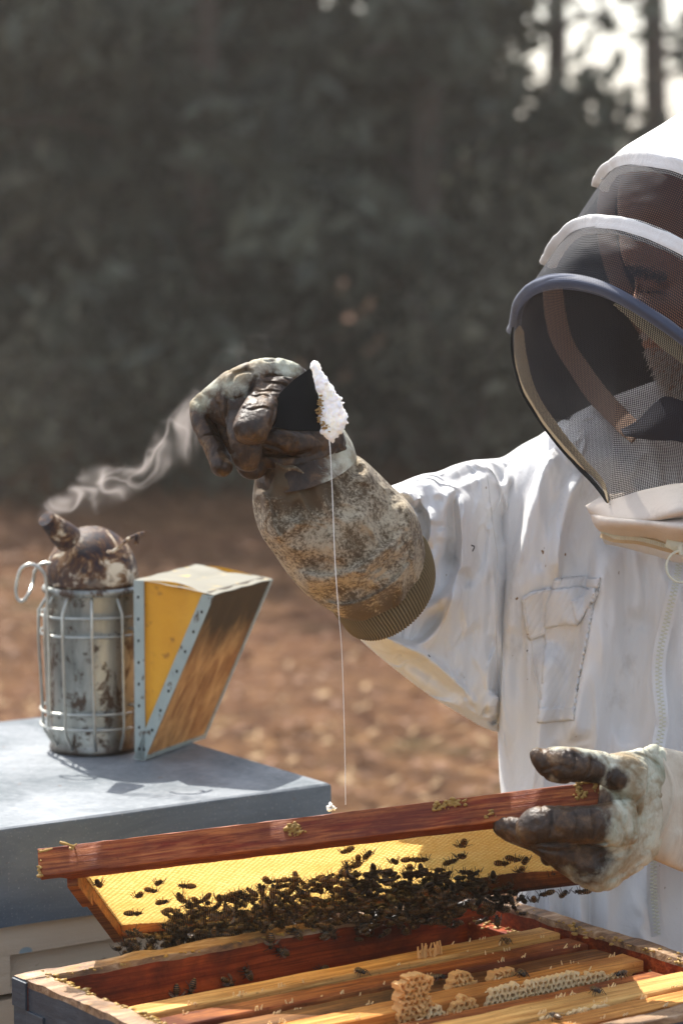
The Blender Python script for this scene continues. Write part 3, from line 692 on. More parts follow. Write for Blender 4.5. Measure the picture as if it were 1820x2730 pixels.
# spout: truncated cone leaving the dome up and to the left
b = C1(400, 300, 3.092); t = C1(268, 178, 3.065); ax = (t - b) / np.linalg.norm(t - b)
m = MB(); m.tube([b, b + ax * .012, t - ax * .002, t, t - ax * .0005, t - ax * .02], [.0150, .0138, .0086, .0090, .0074, .0095], 28, caps=False); m.build('spout', M['dome'], smk, world=True, smooth_=True, angle=60)
m = MB(); m.tube(spline([C1(628, 372, 3.052), C1(655, 372, 3.046), C1(690, 345, 3.045), C1(745, 298, 3.05), C1(800, 272, 3.06), C1(834, 264, 3.07)], 16), .0019, 8)
m.tube([C1(800, 275, 3.058), C1(790, 322, 3.062)], [.0022, .003], 8); m.build('lid_lifter', M['dome'], smk, world=True, smooth_=True)
# hook
hk = [(278, 505), (262, 470), (232, 450), (198, 474), (190, 540), (172, 605), (140, 650), (108, 645), (95, 600), (103, 530), (122, 472), (155, 448), (190, 447), (225, 462), (248, 495), (262, 560)]
hk = [(300, 440), (262, 438), (228, 452), (203, 490), (192, 550), (170, 612), (138, 655), (105, 648), (94, 600), (104, 530), (124, 475), (160, 448), (198, 448), (236, 472), (262, 510), (272, 590), (277, 760), (284, 1000), (290, 1320)]
m = MB(); m.tube(spline([C1(x, y, 3.10 + (.012 if i < 5 else 0)) for i, (x, y) in enumerate(hk)], 90), .0018, 8); m.build('hook', M['wire'], smk, world=True, smooth_=True)
def ring(z, r, a0, a1, sag=0):
    th = np.linspace(a0, a1, 60); return np.stack([SB[0] + r * np.cos(th), SB[1] + r * np.sin(th), SB[2] + z + sag * np.sin(th * 3)], -1)
for z in (.145, .1255, .0445, .0285):
    m = MB(); m.tube(ring(z, .0545, rad(128), rad(322), .0006), .00155, 8); m.build('guard_ring', M['wire'], smk, world=True, smooth_=True)
for (xo, lean, yb) in ((-.0545, .004, 0), (-.0465, .003, 0), (-.0265, .002, 0), (.0040, .002, 0), (.0345, .001, 0), (-.050, .003, 1)):
    R_ = .0562; y = -math.sqrt(max(0, R_ ** 2 - xo ** 2)); y = -y if yb else y
    def q(s, z, dx=0): return (SB[0] + (xo + dx) * s, SB[1] + y * s, SB[2] + z)
    pts = [q(.80, .167), q(1, .149), q(1.01, .12), q(1.01, .08, lean / 2), q(1.01, .03, lean), q(.98, .022, lean), q(.82, .006, lean + .002)]
    m = MB(); m.tube(np.array(pts), .0016, 8); m.build('guard_wire', M['wire'], smk, world=True, smooth_=True)
# bellows, in smoker-local axes: x away from the can, y deep, z up
bo = np.array([.0705, -.036, 0]); BWd = .132; T = .0095
bel = empty('bellows', (0, 0, 0), None, None); bel.parent = smk; del bel['rootM']
def quadbox(a, b, c, d, n_, t):
    """board from 4 corners extruded by vector n_*t"""
    v = [np.array(k, float) for k in (a, b, c, d)]; n_ = np.array(n_, float); w = [k + n_ * t for k in v]; m = MB(); m.add(v + w, [(0, 1, 2, 3), (7, 6, 5, 4), (0, 4, 5, 1), (1, 5, 6, 2), (2, 6, 7, 3), (3, 7, 4, 0)]); return m
X0, XH, XT, ZI, ZO = 0., .010, .091, .186, .176
def bp(x, y, z): return bo + [x, y, z]
quadbox(bp(X0, 0, .001), bp(X0, BWd, .001), bp(X0, BWd, ZI), bp(X0, 0, ZI), (1, 0, 0), T).build('inner_board', M['bellow_wood'], bel, bevel=.0008)
on = np.array([-ZO, 0, XT - XH - T]); on = -on / np.linalg.norm(on); on = np.array([on[0], 0, on[2]])
A_ = lambda y, z: bp(XH + (XT - XH) * z / ZO, y, max(z, .001))
ob = quadbox(A_(0.004, 0), A_(BWd - .004, 0), A_(BWd - .004, ZO), A_(0.004, ZO), (-1, 0, .35), T)
obo = ob.build('outer_board', M['bellow_wood'], bel, bevel=.0008)
# leather: side gusset (concave), top strip
def gusset(y, sgn):
    m = MB(); R = []
    for s in np.linspace(0, 1, 24):
        z = .004 + (ZI - .0032) * s; zo = .004 + (ZO - .0032) * s; a = bp(T, y, z); b = bp(XH + (XT - XH) * zo / ZO - T, y, zo)
        row = [a + (b - a) * u + np.array([0, sgn * (-.004 * sin(pi * u) * s + .0012 * sin(9 * u + 6 * s) * s), .004 * sin(pi * u) * (s > .93)]) for u in np.linspace(0, 1, 14)]; R.append(row)
    return m.rings(R, closed=False)
gusset(.002, -1).build('side_leather', M['yellow'], bel, smooth_=True, angle=180); gusset(BWd - .002, 1).build('side_leather', M['yellow'], bel, smooth_=True, angle=180)
m = MB(); R = []
for s in np.linspace(0, 1, 20):
    a = bp(.0002, 0, ZI + .0012); b = bp(XT + .0006, 0, ZO + .0012); R.append([a + (b - a) * s + np.array([0, y, .0012 * sin(pi * s) - .003 * math.exp(-((s - .45) / .1) ** 2) * abs(y / BWd - .3) + .0004 * sin(20 * y / BWd + 5 * s)]) for y in np.linspace(-.0005, BWd + .0005, 12)])
m.rings(R, closed=False); o = m.build('top_leather', M['bellow_top'], bel, smooth_=True, angle=180)
# grey binding strips along the board edges with nails
bind = [('v', X0 - .0006, X0 + T + .002)]
for y in (-.0009, BWd + .0001):
    m = MB(); m.box(bp(-.0006, y, .0005), bp(T + .0018, y + .0012, ZI + .001)); m.build('edge_binding', M['bind'], bel)
    a, b = A_(y, 0), A_(y, ZO); wv = np.array([-(T + .0032), 0, .001]); m = MB(); k = np.array([.0007, 0, 0]); m.add([a + k + [0, 0, 0], a + wv, b + wv, b + k, a + k + [0, .0012, 0], a + wv + [0, .0012, 0], b + wv + [0, .0012, 0], b + k + [0, .0012, 0]], [(0, 1, 2, 3), (7, 6, 5, 4), (0, 4, 5, 1), (1, 5, 6, 2), (2, 6, 7, 3), (3, 7, 4, 0)]); m.build('edge_binding', M['bind'], bel)
for (z0, z1) in ((.0, .006),):
    m = MB(); a, b = A_(0, z0), A_(BWd, z0); c, d = A_(BWd, z1), A_(0, z1); e = np.array([.0012, 0, 0]); m.add([a + e, b + e, c + e, d + e, a - e, b - e, c - e, d - e], [(0, 1, 2, 3), (7, 6, 5, 4), (0, 4, 5, 1), (1, 5, 6, 2), (2, 6, 7, 3), (3, 7, 4, 0)]); m.build('edge_binding', M['bind'], bel)
m = MB(); a, b = A_(BWd, 0), A_(BWd, ZO); e = np.array([.0011, 0, 0]); w_ = np.array([0, -.004, 0]); m.add([a + e, a + e + w_, b + e + w_, b + e, a - e, a - e + w_, b - e + w_, b - e], [(0, 1, 2, 3), (7, 6, 5, 4), (0, 4, 5, 1), (1, 5, 6, 2), (2, 6, 7, 3), (3, 7, 4, 0)]); m.build('edge_binding', M['bind'], bel)
bm = bmesh.new(); bmesh.ops.create_icosphere(bm, subdivisions=1, radius=.0018); nm = bpy.data.meshes.new('nail'); bm.to_mesh(nm); bm.free(); nm.materials.append(M['dark_steel'])
for k in range(8):
    z = .012 + k * .0225; o = link('nail', nm, bel); o.location = bp(T * .5, -.0010, z); o.scale = (.8, .4, 1.1)
    z = .012 + k * .021; p = A_(-.0010, z) - [T * .55, 0, 0]; o = link('nail', nm, bel); o.location = p; o.scale = (.8, .4, 1.1)
for z in (.05, .13):
    m = MB(); m.tube([(.045, 0, z), (.0735, .0, z)], .004, 8, flat=(.4, 1.5)); m.build('bracket', M['wire'], smk)
# ---------------------------------------------------------------- the frame held up by the glove
def R3(az, ro, ti):
    Rz = np.array([[cos(az), -sin(az), 0], [sin(az), cos(az), 0], [0, 0, 1]]); Ry = np.array([[cos(ro), 0, -sin(ro)], [0, 1, 0], [sin(ro), 0, cos(ro)]])
    return Rz @ Ry @ np.array([1, 0, 0]), Rz @ Ry @ np.array([0, cos(ti), -sin(ti)])
HA, HT = R3(-.0603, .1351, .5087); HN = np.cross(HA, HT)
HO = P(104.5, 2335.6, 2.5395) + HN * .024   # local z runs -.024..0 so the lower edge of the bar face is the fitted line
HM = Matrix([HA, HT, HN]).transposed()
held = empty('held_honeycomb', HO, 'frame held at its right end by the glove, yellow comb glowing and bees hanging below', 'hive frame', mat3=HM)
held['rootM'] = [x for r in held.matrix_basis for x in r]
def HL(x, y, z): return HO + HA * x + HT * y + HN * z
def toH(px, py, z=-.010):
    v = FW + (px - 910) / FPX * RT - (py - 1365) / FPX * UPV; k = ((HO + HN * z - CAM) @ HN) / (v @ HN); q = CAM + v * k - HO
    return q @ HA, q @ HT
def heldbar():
    R = []
    for s in np.linspace(0, 1, 60):
        x = .482 * s; nz = lambda k: (fbm(np.array([[x * 70, k * 2.7, 5]]), 3, 5)[0] - .5) * .0013; lug = 1 if .045 < s < .95 else .55
        R.append([(x, y + nz(k), z + nz(k + 7)) for k, (y, z) in enumerate([(.0, -.0235), (.0, -.0006), (.0008, 0), (.019 * lug, 0), (.019 * lug, -.0243), (.0008, -.0243)])])
    return MB().rings(R)
heldbar().build('top_bar', M['held_bar'], held, smooth_=True, angle=35)
def sidebar(x0, x1):
    m = MB()
    for (y0, y1, z0, z1) in ((.0195, .085, -.031, .004), (.0852, .234, -.0245, -.001)): m.box((x0, y0, z0), (x1, y1, z1))
    return m
sidebar(.020, .0295).build('side_bar', M['held_side'], held, bevel=.0008); sidebar(.452, .4615).build('side_bar', M['held_side'], held, bevel=.0008)
MB().box((.0297, .220, -.0225), (.4518, .2315, -.003)).build('bottom_bar', M['held_side'], held, bevel=.0008)
def comb():
    pitch = .0052; R_ = pitch / math.sqrt(3); m = MB(); vt = {}; V = []; F = []; MI = []
    def zz(x, y):
        p = np.array([[x * 9, y * 11, 2.0]]); return -.0105 + (fbm(p, 3, 11)[0] - .5) * .011 * smooth(0, .03, min(x - .0297, .4518 - x) + .01) - .003 * sin(x * 12)
    def vid(x, y, dz, key):
        if key in vt: return vt[key]
        e = (random.random() - .5) * .0004
        vt[key] = len(V); V.append((x + e, y, zz(x, y) + dz + e)); return vt[key]
    for j in range(0, 50):
        for i in range(0, 90):
            cx = .0297 + pitch * (i + .5 * (j % 2)); cy = .0185 + R_ * 1.5 * j
            if cx > .4518 or cy > .2205: continue
            K = []; I = []
            for k in range(6):
                a = pi / 6 + k * pi / 3; x = cx + R_ * cos(a); y = cy + R_ * sin(a); K.append(vid(x, y, -.0018, (round(x / R_ * 4), round(y / R_ * 4))))
                I.append(vid(cx + R_ * .76 * cos(a), cy + R_ * .76 * sin(a), -.0010, ('i', i, j, k)))
            c = vid(cx, cy, .0010, ('c', i, j))
            for k in range(6):
                k2 = (k + 1) % 6; F.append((K[k], K[k2], I[k2], I[k])); F.append((I[k], I[k2], c)); MI += [1, 0]
    m.add(V, F, MI); return m
tag(comb().build('comb', [M['comb'], M['comb_rim']], held, recalc=False, smooth_=True, angle=40), 'thin yellow wax comb of hexagonal cells', kind='stuff')
# propolis and wax bits stuck to the bar
def bits(name, spots, mat, rr=(.0008, .0022), seed=0):
    r = np.random.default_rng(seed); L = []
    for (px, py, n, sx, sy) in spots:
        for _ in range(n):
            x, y = px + r.normal() * sx, py + r.normal() * sy; v = FW + (x - 910) / FPX * RT - (y - 1365) / FPX * UPV; k = ((HO - CAM) @ HT) / (v @ HT); q = CAM + v * k - HO; L.append((q @ HA, -.0006, np.clip(q @ HN, -.024, 0)))
    o = blobs(name, L, mat, held, rr, seed, .8); return tag(o, None, kind='stuff')
bits('propolis_patch', [(785, 2212, 60, 12, 9), (1205, 2140, 30, 18, 5), (1170, 2150, 18, 14, 4), (1540, 2093, 26, 3, 16), (1590, 2085, 26, 4, 14), (1565, 2078, 24, 16, 4), (1550, 2118, 18, 8, 6), (107, 2320, 16, 2, 16), (1300, 2170, 8, 10, 8)], M['propolis'], (.0008, .0021), 5)
r_ = np.random.default_rng(3); m = MB()
for (a, b) in (((160, 2245), (200, 2262)), ((105, 2270), (140, 2262)), ((195, 2262), (205, 2250))):
    p0 = P(*a, 2.535); p1 = P(*b, 2.545); m.tube(spline([p0, (p0 + p1) / 2 + r_.normal(size=3) * .002, p1], 6), [.0012, .0016, .0009, .0016, .001, .0008], 6)
m.build('wax_shred', M['propolis'], held, world=True, smooth_=True)

# ---------------------------------------------------------------- bees
def beemesh(seed, spread=.5):
    r = np.random.default_rng(seed); m = MB()
    def ell(c, rx, ry, rz, nu=8, nv=6, mi=0, taper=0):
        R = []
        for a in np.linspace(-pi / 2 * .94, pi / 2 * .94, nv):
            rr_ = cos(a); x = c[0] + rx * sin(a); k = 1 + taper * sin(a)
            R.append([(x, c[1] + ry * rr_ * k * cos(t), c[2] + rz * rr_ * k * sin(t)) for t in np.arange(nu) / nu * 2 * pi])
        m.rings(R, mi=mi)
    ell((.0025, 0, .0038), .0026, .0025, .0024); ell((-.0044, 0, .0033 + r.normal() * .0004), .0052, .0029, .0027, 9, 8, 0, .12)
    ell((.0058, 0, .0033), .0013, .0019, .0017, 8, 5, 1)
    for s in (-1, 1):
        m.tube([(.0060, s * .0005, .0036), (.0072, s * .0014, .0042), (.0086, s * (.0018 + .0006 * r.normal()), .0034)], [.00018] * 3, 4, mi=1)
        for k, (x, dx) in enumerate(((.0036, .0035), (.0022, .0005), (.0010, -.0035))):
            dx += r.normal() * .0009; up = r.uniform(0, .002)
            m.tube([(x, s * .0012, .0026), (x + dx * .45, s * .0034, .0040 + up), (x + dx * .8, s * .0050, .0016), (x + dx * 1.15, s * .0060, 0)], [.00046, .00044, .00034, .0002], 4, mi=1)
        a = spread * r.uniform(.3, 1.2)
        for (L, w, a_, zz_) in ((.0098, .0016, a, .0052), (.0070, .0013, a + .25, .0050)):
            d = np.array([-cos(a_), s * sin(a_), -.10]); n_ = np.array([sin(a_), s * cos(a_), 0]); b0 = np.array([.0026, s * .0011, zz_])
            v = [b0, b0 + d * L * .35 + n_ * w * .8, b0 + d * L * .8 + n_ * w, b0 + d * L, b0 + d * L * .8 - n_ * w * .5, b0 + d * L * .35 - n_ * w * .35]
            m.add(v, [(0, 1, 2, 3, 4, 5)], 2)
    me = m.mesh('bee', [M['bee'], M['bee_dark'], M['wing']]); me.polygons.foreach_set('use_smooth', [True] * len(me.polygons)); return me
BEES = [beemesh(s, sp) for s, sp in ((1, .25), (2, .55), (3, .2), (4, .9), (5, .4), (6, .3))]
nb = 0
def bee(pos, up, ang, label, group=None, sc=1.0, tilt=0):
    global nb
    up = Vector(up).normalized(); ref = Vector(HA) if abs(up.dot(Vector(HA))) < .9 else Vector((0, 0, 1)); x = (ref - up * ref.dot(up)).normalized(); y = up.cross(x)
    o = link('honeybee', BEES[nb % 6]); R_ = Matrix([x, y, up]).transposed() @ Matrix.Rotation(ang, 3, 'Z') @ Matrix.Rotation(tilt, 3, 'Y')
    o.matrix_basis = Matrix.Translation(Vector(pos)) @ R_.to_4x4() @ Matrix.Scale(sc * .9, 4); tag(o, label, 'bee', group); nb += 1; return o
DN = -HN
r = np.random.default_rng(12)
# loose bees on the open yellow comb, each with its own place
loose = [(262, 2345, 'bee half hidden behind the left end of the top bar'), (423, 2336, 'bee highest on the left of the comb, facing right'), (369, 2370, 'left bee of the touching pair near the left end of the comb'), (403, 2358, 'right bee of the touching pair near the left end of the comb'), (432, 2388, 'lone bee under the pair on the left of the comb'), (496, 2342, 'upper bee of two joined head to tail on the comb'), (478, 2370, 'lower bee of two joined head to tail, wings spread'), (357, 2424, 'lone bee near the lower left corner of the comb'), (626, 2360, 'bee at the top of the small knot left of the cluster'), (632, 2382, 'bee at the bottom of the small knot left of the cluster'), (713, 2330, 'bee standing up above the cluster, third knot from the left'), (699, 2349, 'bee low beside the third knot above the cluster'), (755, 2341, 'bee stretching left from the cluster edge'), (923, 2259, 'bee nearest the top bar at mid frame'), (979, 2274, 'bee hanging head up just right of mid frame'), (954, 2288, 'bee in the middle of the short upright chain'), (937, 2303, 'bee at the foot of the short upright chain'), (1050, 2295, 'left bee of the row of three right of mid frame'), (1092, 2292, 'middle bee of the row of three right of mid frame'), (1092, 2310, 'bee right below the row of three'), (1122, 2294, 'right bee of the row of three right of mid frame'), (1232, 2253, 'highest bee on the right half of the comb'), (1229, 2288, 'bee below the highest one on the right half'), (1201, 2303, 'bee touching the cluster left of the right pair'), (1337, 2302, 'bee alone just left of the gloved fingers'), (1369, 2290, 'bee under the gloved fingertips, left of two'), (1399, 2293, 'bee under the gloved fingertips, right of two'), (1387, 2322, 'bee below the gloved fingertips'), (1463, 2336, 'bee on the orange side wood beneath the glove')]
for i, (px, py, lb) in enumerate(loose):
    x, y = toH(px, py, -.013); z = -.0135
    p = np.array([x * 9, y * 11, 2.0])[None]; z = -.0105 + (fbm(p, 3, 11)[0] - .5) * .011 - .003 * sin(x * 12) - .0012
    bee(HL(x, y, z), DN, r.uniform(0, 2 * pi), lb, 'bees scattered on the open comb', r.uniform(1.0, 1.15), r.normal() * .08)
for (px, py, lb, z) in [(1422, 2393, 'bee hanging under the bottom bar at its right part, wings down', -.026), (1454, 2372, 'bee clinging to the right part of the bottom bar', -.024), (1551, 2378, 'lone bee beneath the heel of the lower glove', -.024), (1500, 2372, 'bee tucked between bottom bar and glove', -.024)]:
    x, y = toH(px, py, z); bee(HL(x, min(y, .236), z), DN, r.uniform(0, 6), lb, 'bees on the right end of the bottom bar', 1.1)
# the dense cluster
edge = np.array([(330, 2460), (400, 2475), (440, 2450), (466, 2420), (491, 2406), (559, 2388), (640, 2385), (690, 2368), (770, 2334), (854, 2328), (908, 2314), (977, 2315), (1042, 2318), (1157, 2318), (1240, 2315), (1300, 2335), (1350, 2352), (1400, 2372)], float)
low = np.array([(330, 2470), (430, 2492), (560, 2500), (640, 2482), (854, 2482), (1042, 2452), (1149, 2431), (1300, 2400), (1400, 2385)], float)
cnt = 0; tries = 0; pts = []; lay = []
while cnt < 640 and tries < 60000:
    tries += 1; px = r.uniform(440, 1400); e = np.interp(px, edge[:, 0], edge[:, 1]); l = np.interp(px, low[:, 0], low[:, 1])
    if r.random() > (1 if px < 1230 else .38): continue
    py = e + (l - e) * r.random(); x, y = toH(px, py, -.020); z = -.0165 - .027 * r.random() ** 1.3 * smooth(0, .035, y - toH(px, e, -.02)[1] + .006)
    if y > .238: y = .238 + r.normal() * .002
    if y > .214: z = min(z, -.0235)
    p = np.array([x, y, z])
    if pts and np.min(np.linalg.norm((np.array(pts) - p) * [1, 1, 1.4], axis=1)) < .0051: continue
    pts.append(p); cnt += 1
corner = []
while len(corner) < 26:
    px = r.uniform(290, 420); py = r.uniform(2440, 2528); c_ = abs(px - 350) / 65 + abs(py - 2485) / 45
    if c_ > 1.3: continue
    x, y = toH(px, min(py, 2500), -.024); corner.append(np.array([x, min(y, .24), -.0255 - .02 * r.random() - max(0, py - 2500) / 3150]))
allp = [(p, 0) for p in pts] + [(p, 1) for p in corner]
order = sorted(range(len(allp)), key=lambda k: allp[k][0][2]); nind = 255 - 26
keep = set(order[:nind]) | {k for k in range(len(allp)) if allp[k][1]}
rest = MB()
def xf(pos, up, ang, tilt):
    up = Vector(up).normalized(); x = Vector(HA); x = (x - up * x.dot(up)).normalized(); y = up.cross(x); R_ = Matrix([x, y, up]).transposed() @ Matrix.Rotation(ang, 3, 'Z') @ Matrix.Rotation(tilt, 3, 'Y'); return np.array(R_), np.array(pos)
for k, (p, c) in enumerate(allp):
    up = np.array(DN) + r.normal(size=3) * .35; ang = r.uniform(0, 2 * pi); pos = HL(*p) - 0 * DN
    if k in keep:
        bee(pos, up, ang, 'dark bee hanging in the dense cluster along the lower edge of the held frame' if not c else 'dark bee in the clump on the lower left corner of the held frame', 'bees of the dense cluster' if not c else 'bees of the corner clump', r.uniform(.88, 1.05), r.normal() * .25)
    else:
        R_, t_ = xf(pos, up, ang, r.normal() * .25); me = BEES[k % 6]; V = np.array([v.co[:] for v in me.vertices]) * .93 @ R_.T + t_; rest.add(V, [list(q.vertices) for q in me.polygons], [q.material_index for q in me.polygons])
if rest.n: tag(rest.build('bee_cluster', [M['bee'], M['bee_dark'], M['wing']], recalc=False, smooth_=True, angle=180), 'inner layer of bees packed beneath the front ones', 'bees', kind='stuff')
# bees on the box
def onwall(px, py):   # far wall inner face
    v = FW + (px - 910) / FPX * RT - (py - 1365) / FPX * UPV; k = ((BO - CAM) @ BE2 - .0235) / (v @ BE2); return CAM + v * k
for (px, py, lb) in [(717, 2509, 'bee on the red inner wall with wings spread, upper of two'), (746, 2535, 'bee on the red inner wall, lower of two'), (849, 2587, 'bee where the inner wall meets the first pale bar'), (654, 2592, 'bee low on the inner wall, left of mid'), (603, 2616, 'bee deep in the gap on the inner wall'), (505, 2632, 'upper bee at the left end of the gap'), (465, 2648, 'lower bee at the left end of the gap'), (868, 2490, 'bee just under the cluster on the inner wall'), (785, 2485, 'winged bee on the wall rim below the cluster')]:
    bee(onwall(px, py), -BE2, r.uniform(0, 6), lb, 'bees on the inner wall of the open box', 1.1)
for (px, py, z, lb) in [(962, 2600, -.008, 'bee on the red brown bar at the left'), (1167, 2615, -.009, 'bee between the two brown comb towers'), (1390, 2606, -.009, 'bee behind the row of white burr comb'), (1478, 2719, -.006, 'bee at the very bottom on the pale bar'), (1654, 2606, -.009, 'bee at the right end of the burr comb row'), (1349, 2519, -.006, 'small bee on the near edge of the first pale bar'), (1588, 2651, -.006, 'small dark bee on the pale bar lower right')]:
    bee(PZ(px, py, BO[2] + z) + [0, 0, .0005], (0, 0, 1), r.uniform(0, 6), lb, 'bees walking on the top bars', 1.05)
# ---------------------------------------------------------------- the beekeeper
PB = np.array([.34, 2.92, 0.0])
per = empty('person', PB, 'beekeeper in white bee suit and hooded veil, bowed over the hive, right arm raised, bearded', 'person')
def resamp(pts, n, dens=None): return spline(pts, n)
def silloft(L, R, dL, dR, ratio, n, nu=96, tilt=None, exp=2.0, caps=(True, True)):
    """rings between left and right outline points (photo px) at depths dL,dR; tilt = px shift of the near side"""
    L = spline(L, n); R = spline(R, n); dL = spline(np.array(dL, float)[:, None] if np.ndim(dL) else [[dL], [dL]], n)[:, 0]; dR = spline(np.array(dR, float)[:, None] if np.ndim(dR) else [[dR], [dR]], n)[:, 0]
    rt = spline(np.array(ratio, float)[:, None] if np.ndim(ratio) else [[ratio], [ratio]], n)[:, 0]
    tl = spline(tilt, n) if tilt is not None else np.zeros((n, 2)); out = []
    th = np.arange(nu) / nu * 2 * pi; ct, st = np.cos(th), np.sin(th)
    e = 2 / exp; cc = np.sign(ct) * np.abs(ct) ** e; ss = np.sign(st) * np.abs(st) ** e
    for k in range(n):
        a = P(*L[k], dL[k]); b = P(*R[k], dR[k]); c = (a + b) / 2; u = (b - a) / 2; w = FW * np.linalg.norm(u) * rt[k]
        d = (dL[k] + dR[k]) / 2; w = w - (RT * tl[k][0] - UPV * tl[k][1]) * d / FPX
        out.append(c + cc[:, None] * u + ss[:, None] * w)
    return np.array(out)
def dist_poly(q, poly):
    """signed distance (px) and along-parameter of points q to an open polyline"""
    best = np.full(len(q), 1e9); sg = np.zeros(len(q)); al = np.zeros(len(q)); L = len(poly) - 1
    for i in range(L):
        a = np.array(poly[i], float); b = np.array(poly[i + 1], float); t = b - a; l2 = t @ t; s = np.clip(((q - a) @ t) / l2, 0, 1); pr = a + s[:, None] * t; d = np.linalg.norm(q - pr, axis=1)
        m_ = d < best; best[m_] = d[m_]; sg[m_] = np.sign((q - a)[m_][:, 0] * t[1] - (q - a)[m_][:, 1] * t[0]); al[m_] = (i + s[m_]) / L
    return best, sg, al
def crease(p, seed):
    w = np.stack([fbm(p * .7 + 3 * k, 2, seed + k) for k in range(3)], -1) * 1.6; return np.exp(-(np.abs(fbm(p + w, 3, seed + 5) - .5) / .07) ** 2) - .35
FK = 1.0
def fold(V, folds, side=None):
    """V (n,3) world verts; raise cloth towards the camera along drawn fold lines"""
    pr = PR(V); q = pr[:, :2]; off = np.zeros(len(V))
    for (poly, w, amp, kind) in folds:
        pl = spline(poly, 4 * len(poly)); d, s, al = dist_poly(q, pl); env = smooth(0, .18, al) * smooth(0, .18, 1 - al) if kind[-1] != 'o' else 1.0
        if kind[0] == 'r': f = np.exp(-(d / w) ** 2)
        elif kind[0] == 'v': f = -np.exp(-(d / w) ** 2)
        elif kind[0] == 'R': f = np.where(s > 0, np.exp(-(d / (w * .38)) ** 2), np.exp(-(d / w) ** 2) )   # crisp edge on the + side
        elif kind[0] == 'L': f = np.where(s < 0, np.exp(-(d / (w * .38)) ** 2), np.exp(-(d / w) ** 2))
        off += amp * FK * f * env
    near = np.ones(len(V)) if side is None else side
    ray = CAM - V; ray /= np.linalg.norm(ray, axis=1)[:, None]
    return V + ray * (off * near)[:, None]
def ringobj(R, name, mat, parent, caps=(True, True), closed=True):
    m = MB().rings(R, closed=closed, caps=caps); me = m.mesh(name, mat); inv = rootinv(parent)
    if inv is not None: me.transform(inv)
    return finish(name, me, parent, True, True, 0, 180)
def nearmask(n, nu): th = np.arange(nu) / nu * 2 * pi; return np.tile(smooth(-.15, .25, -np.sin(th)), n)

# ---- torso of the jacket
TL_ = [(1776, 1005), (1690, 1035), (1580, 1078), (1490, 1125), (1395, 1195), (1338, 1262), (1322, 1400), (1318, 1600), (1318, 1800), (1327, 1945), (1334, 2100), (1356, 2260), (1382, 2400), (1400, 2600), (1412, 2850)]
TR_ = [(1880, 1005), (1960, 1035), (2060, 1078), (2160, 1125), (2250, 1195), (2320, 1262), (2350, 1400), (2350, 1600), (2345, 1800), (2345, 1945), (2340, 2100), (2340, 2260), (2330, 2400), (2330, 2600), (2340, 2850)]
n, nu = 420, 520
FK = 1.9
TR = silloft(TL_, TR_, 2.90, 2.95, [.75, .70, .62, .58, .56, .55, .55, .56, .57, .58, .58, .58, .58, .58, .58], n, nu, exp=2.7)
V = TR.reshape(-1, 3)
tf = [([(1500, 1150), (1462, 1230), (1430, 1320), (1385, 1480), (1355, 1620), (1345, 1780), (1330, 1950), (1334, 2110)], 42, .016, 'L'),
      ([(1560, 1240), (1515, 1340), (1488, 1450), (1478, 1560)], 34, .010, 'R'), ([(1600, 1410), (1585, 1600), (1560, 1760), (1530, 1900), (1515, 2010)], 46, .013, 'L'),
      ([(1620, 1440), (1616, 1560), (1606, 1760), (1590, 1980), (1585, 2200)], 26, .006, 'r'), ([(1460, 1700), (1440, 1850), (1430, 2000), (1428, 2300)], 40, .010, 'r'),
      ([(1532, 1260), (1500, 1400), (1480, 1540)], 22, .004, 'r'), ([(1400, 1320), (1385, 1500), (1375, 1700), (1380, 1900)], 26, .005, 'v'), ([(1640, 1450), (1646, 1550), (1640, 1700)], 16, .003, 'r'), ([(1680, 1460), (1690, 1560), (1684, 1650)], 15, .003, 'r'), ([(1712, 1470), (1724, 1580), (1716, 1700)], 14, .003, 'v'),
      ([(1800, 1480), (1786, 1600), (1762, 1700), (1752, 1820), (1762, 1900), (1750, 2000), (1744, 2300), (1752, 2500)], 36, .008, 'R'), ([(1700, 1600), (1682, 1800), (1672, 2000)], 40, .006, 'v'),
      ([(1398, 2300), (1402, 2420), (1410, 2600)], 12, .005, 'ro'), ([(1430, 2310), (1432, 2430), (1440, 2600)], 11, .005, 'ro'), ([(1466, 2310), (1462, 2430), (1460, 2600)], 13, .006, 'ro'), ([(1500, 2320), (1500, 2600)], 13, .004, 'vo'), ([(1545, 2320), (1550, 2600)], 20, .006, 'ro'), ([(1620, 2350), (1612, 2600)], 26, .006, 'ro'), ([(1570, 2320), (1572, 2600)], 12, .005, 'vo'),
      ([(1450, 1500), (1400, 1600), (1390, 1700)], 40, .004, 'r'), ([(1850, 1500), (1880, 1800), (1890, 2200)], 60, .010, 'r'), ([(1950, 1300), (2000, 1700), (2050, 2200)], 50, .012, 'v')]
nm_ = nearmask(n, nu)
V = fold(V, tf, nm_)
nz = (fbm(V * [14, 14, 5], 4, 21) - .5) * .012 + crease(V * [11, 11, 3.5], 25) * .010 + crease(V * [26, 26, 9], 35) * .004; nrm = -FW; V = V + nrm * (nz * nm_)[:, None]
jk = ringobj(V.reshape(n, nu, 3), 'jacket', M['white'], per)
def bvh_of(o):
    me = o.data; M_ = Matrix(np.array(list(per['rootM'])).reshape(4, 4).tolist()); return BVHTree.FromPolygons([M_ @ v.co for v in me.vertices], [list(p.vertices) for p in me.polygons])
TB = bvh_of(jk)
def onto(bvh, x, y, off=.002, dflt=2.8):
    v = FW + (x - 910) / FPX * RT - (y - 1365) / FPX * UPV; h = bvh.ray_cast(Vector(CAM), Vector(v))
    if h[0] is None: return P(x, y, dflt)
    u = v / np.linalg.norm(v); return np.array(h[0]) - u * off
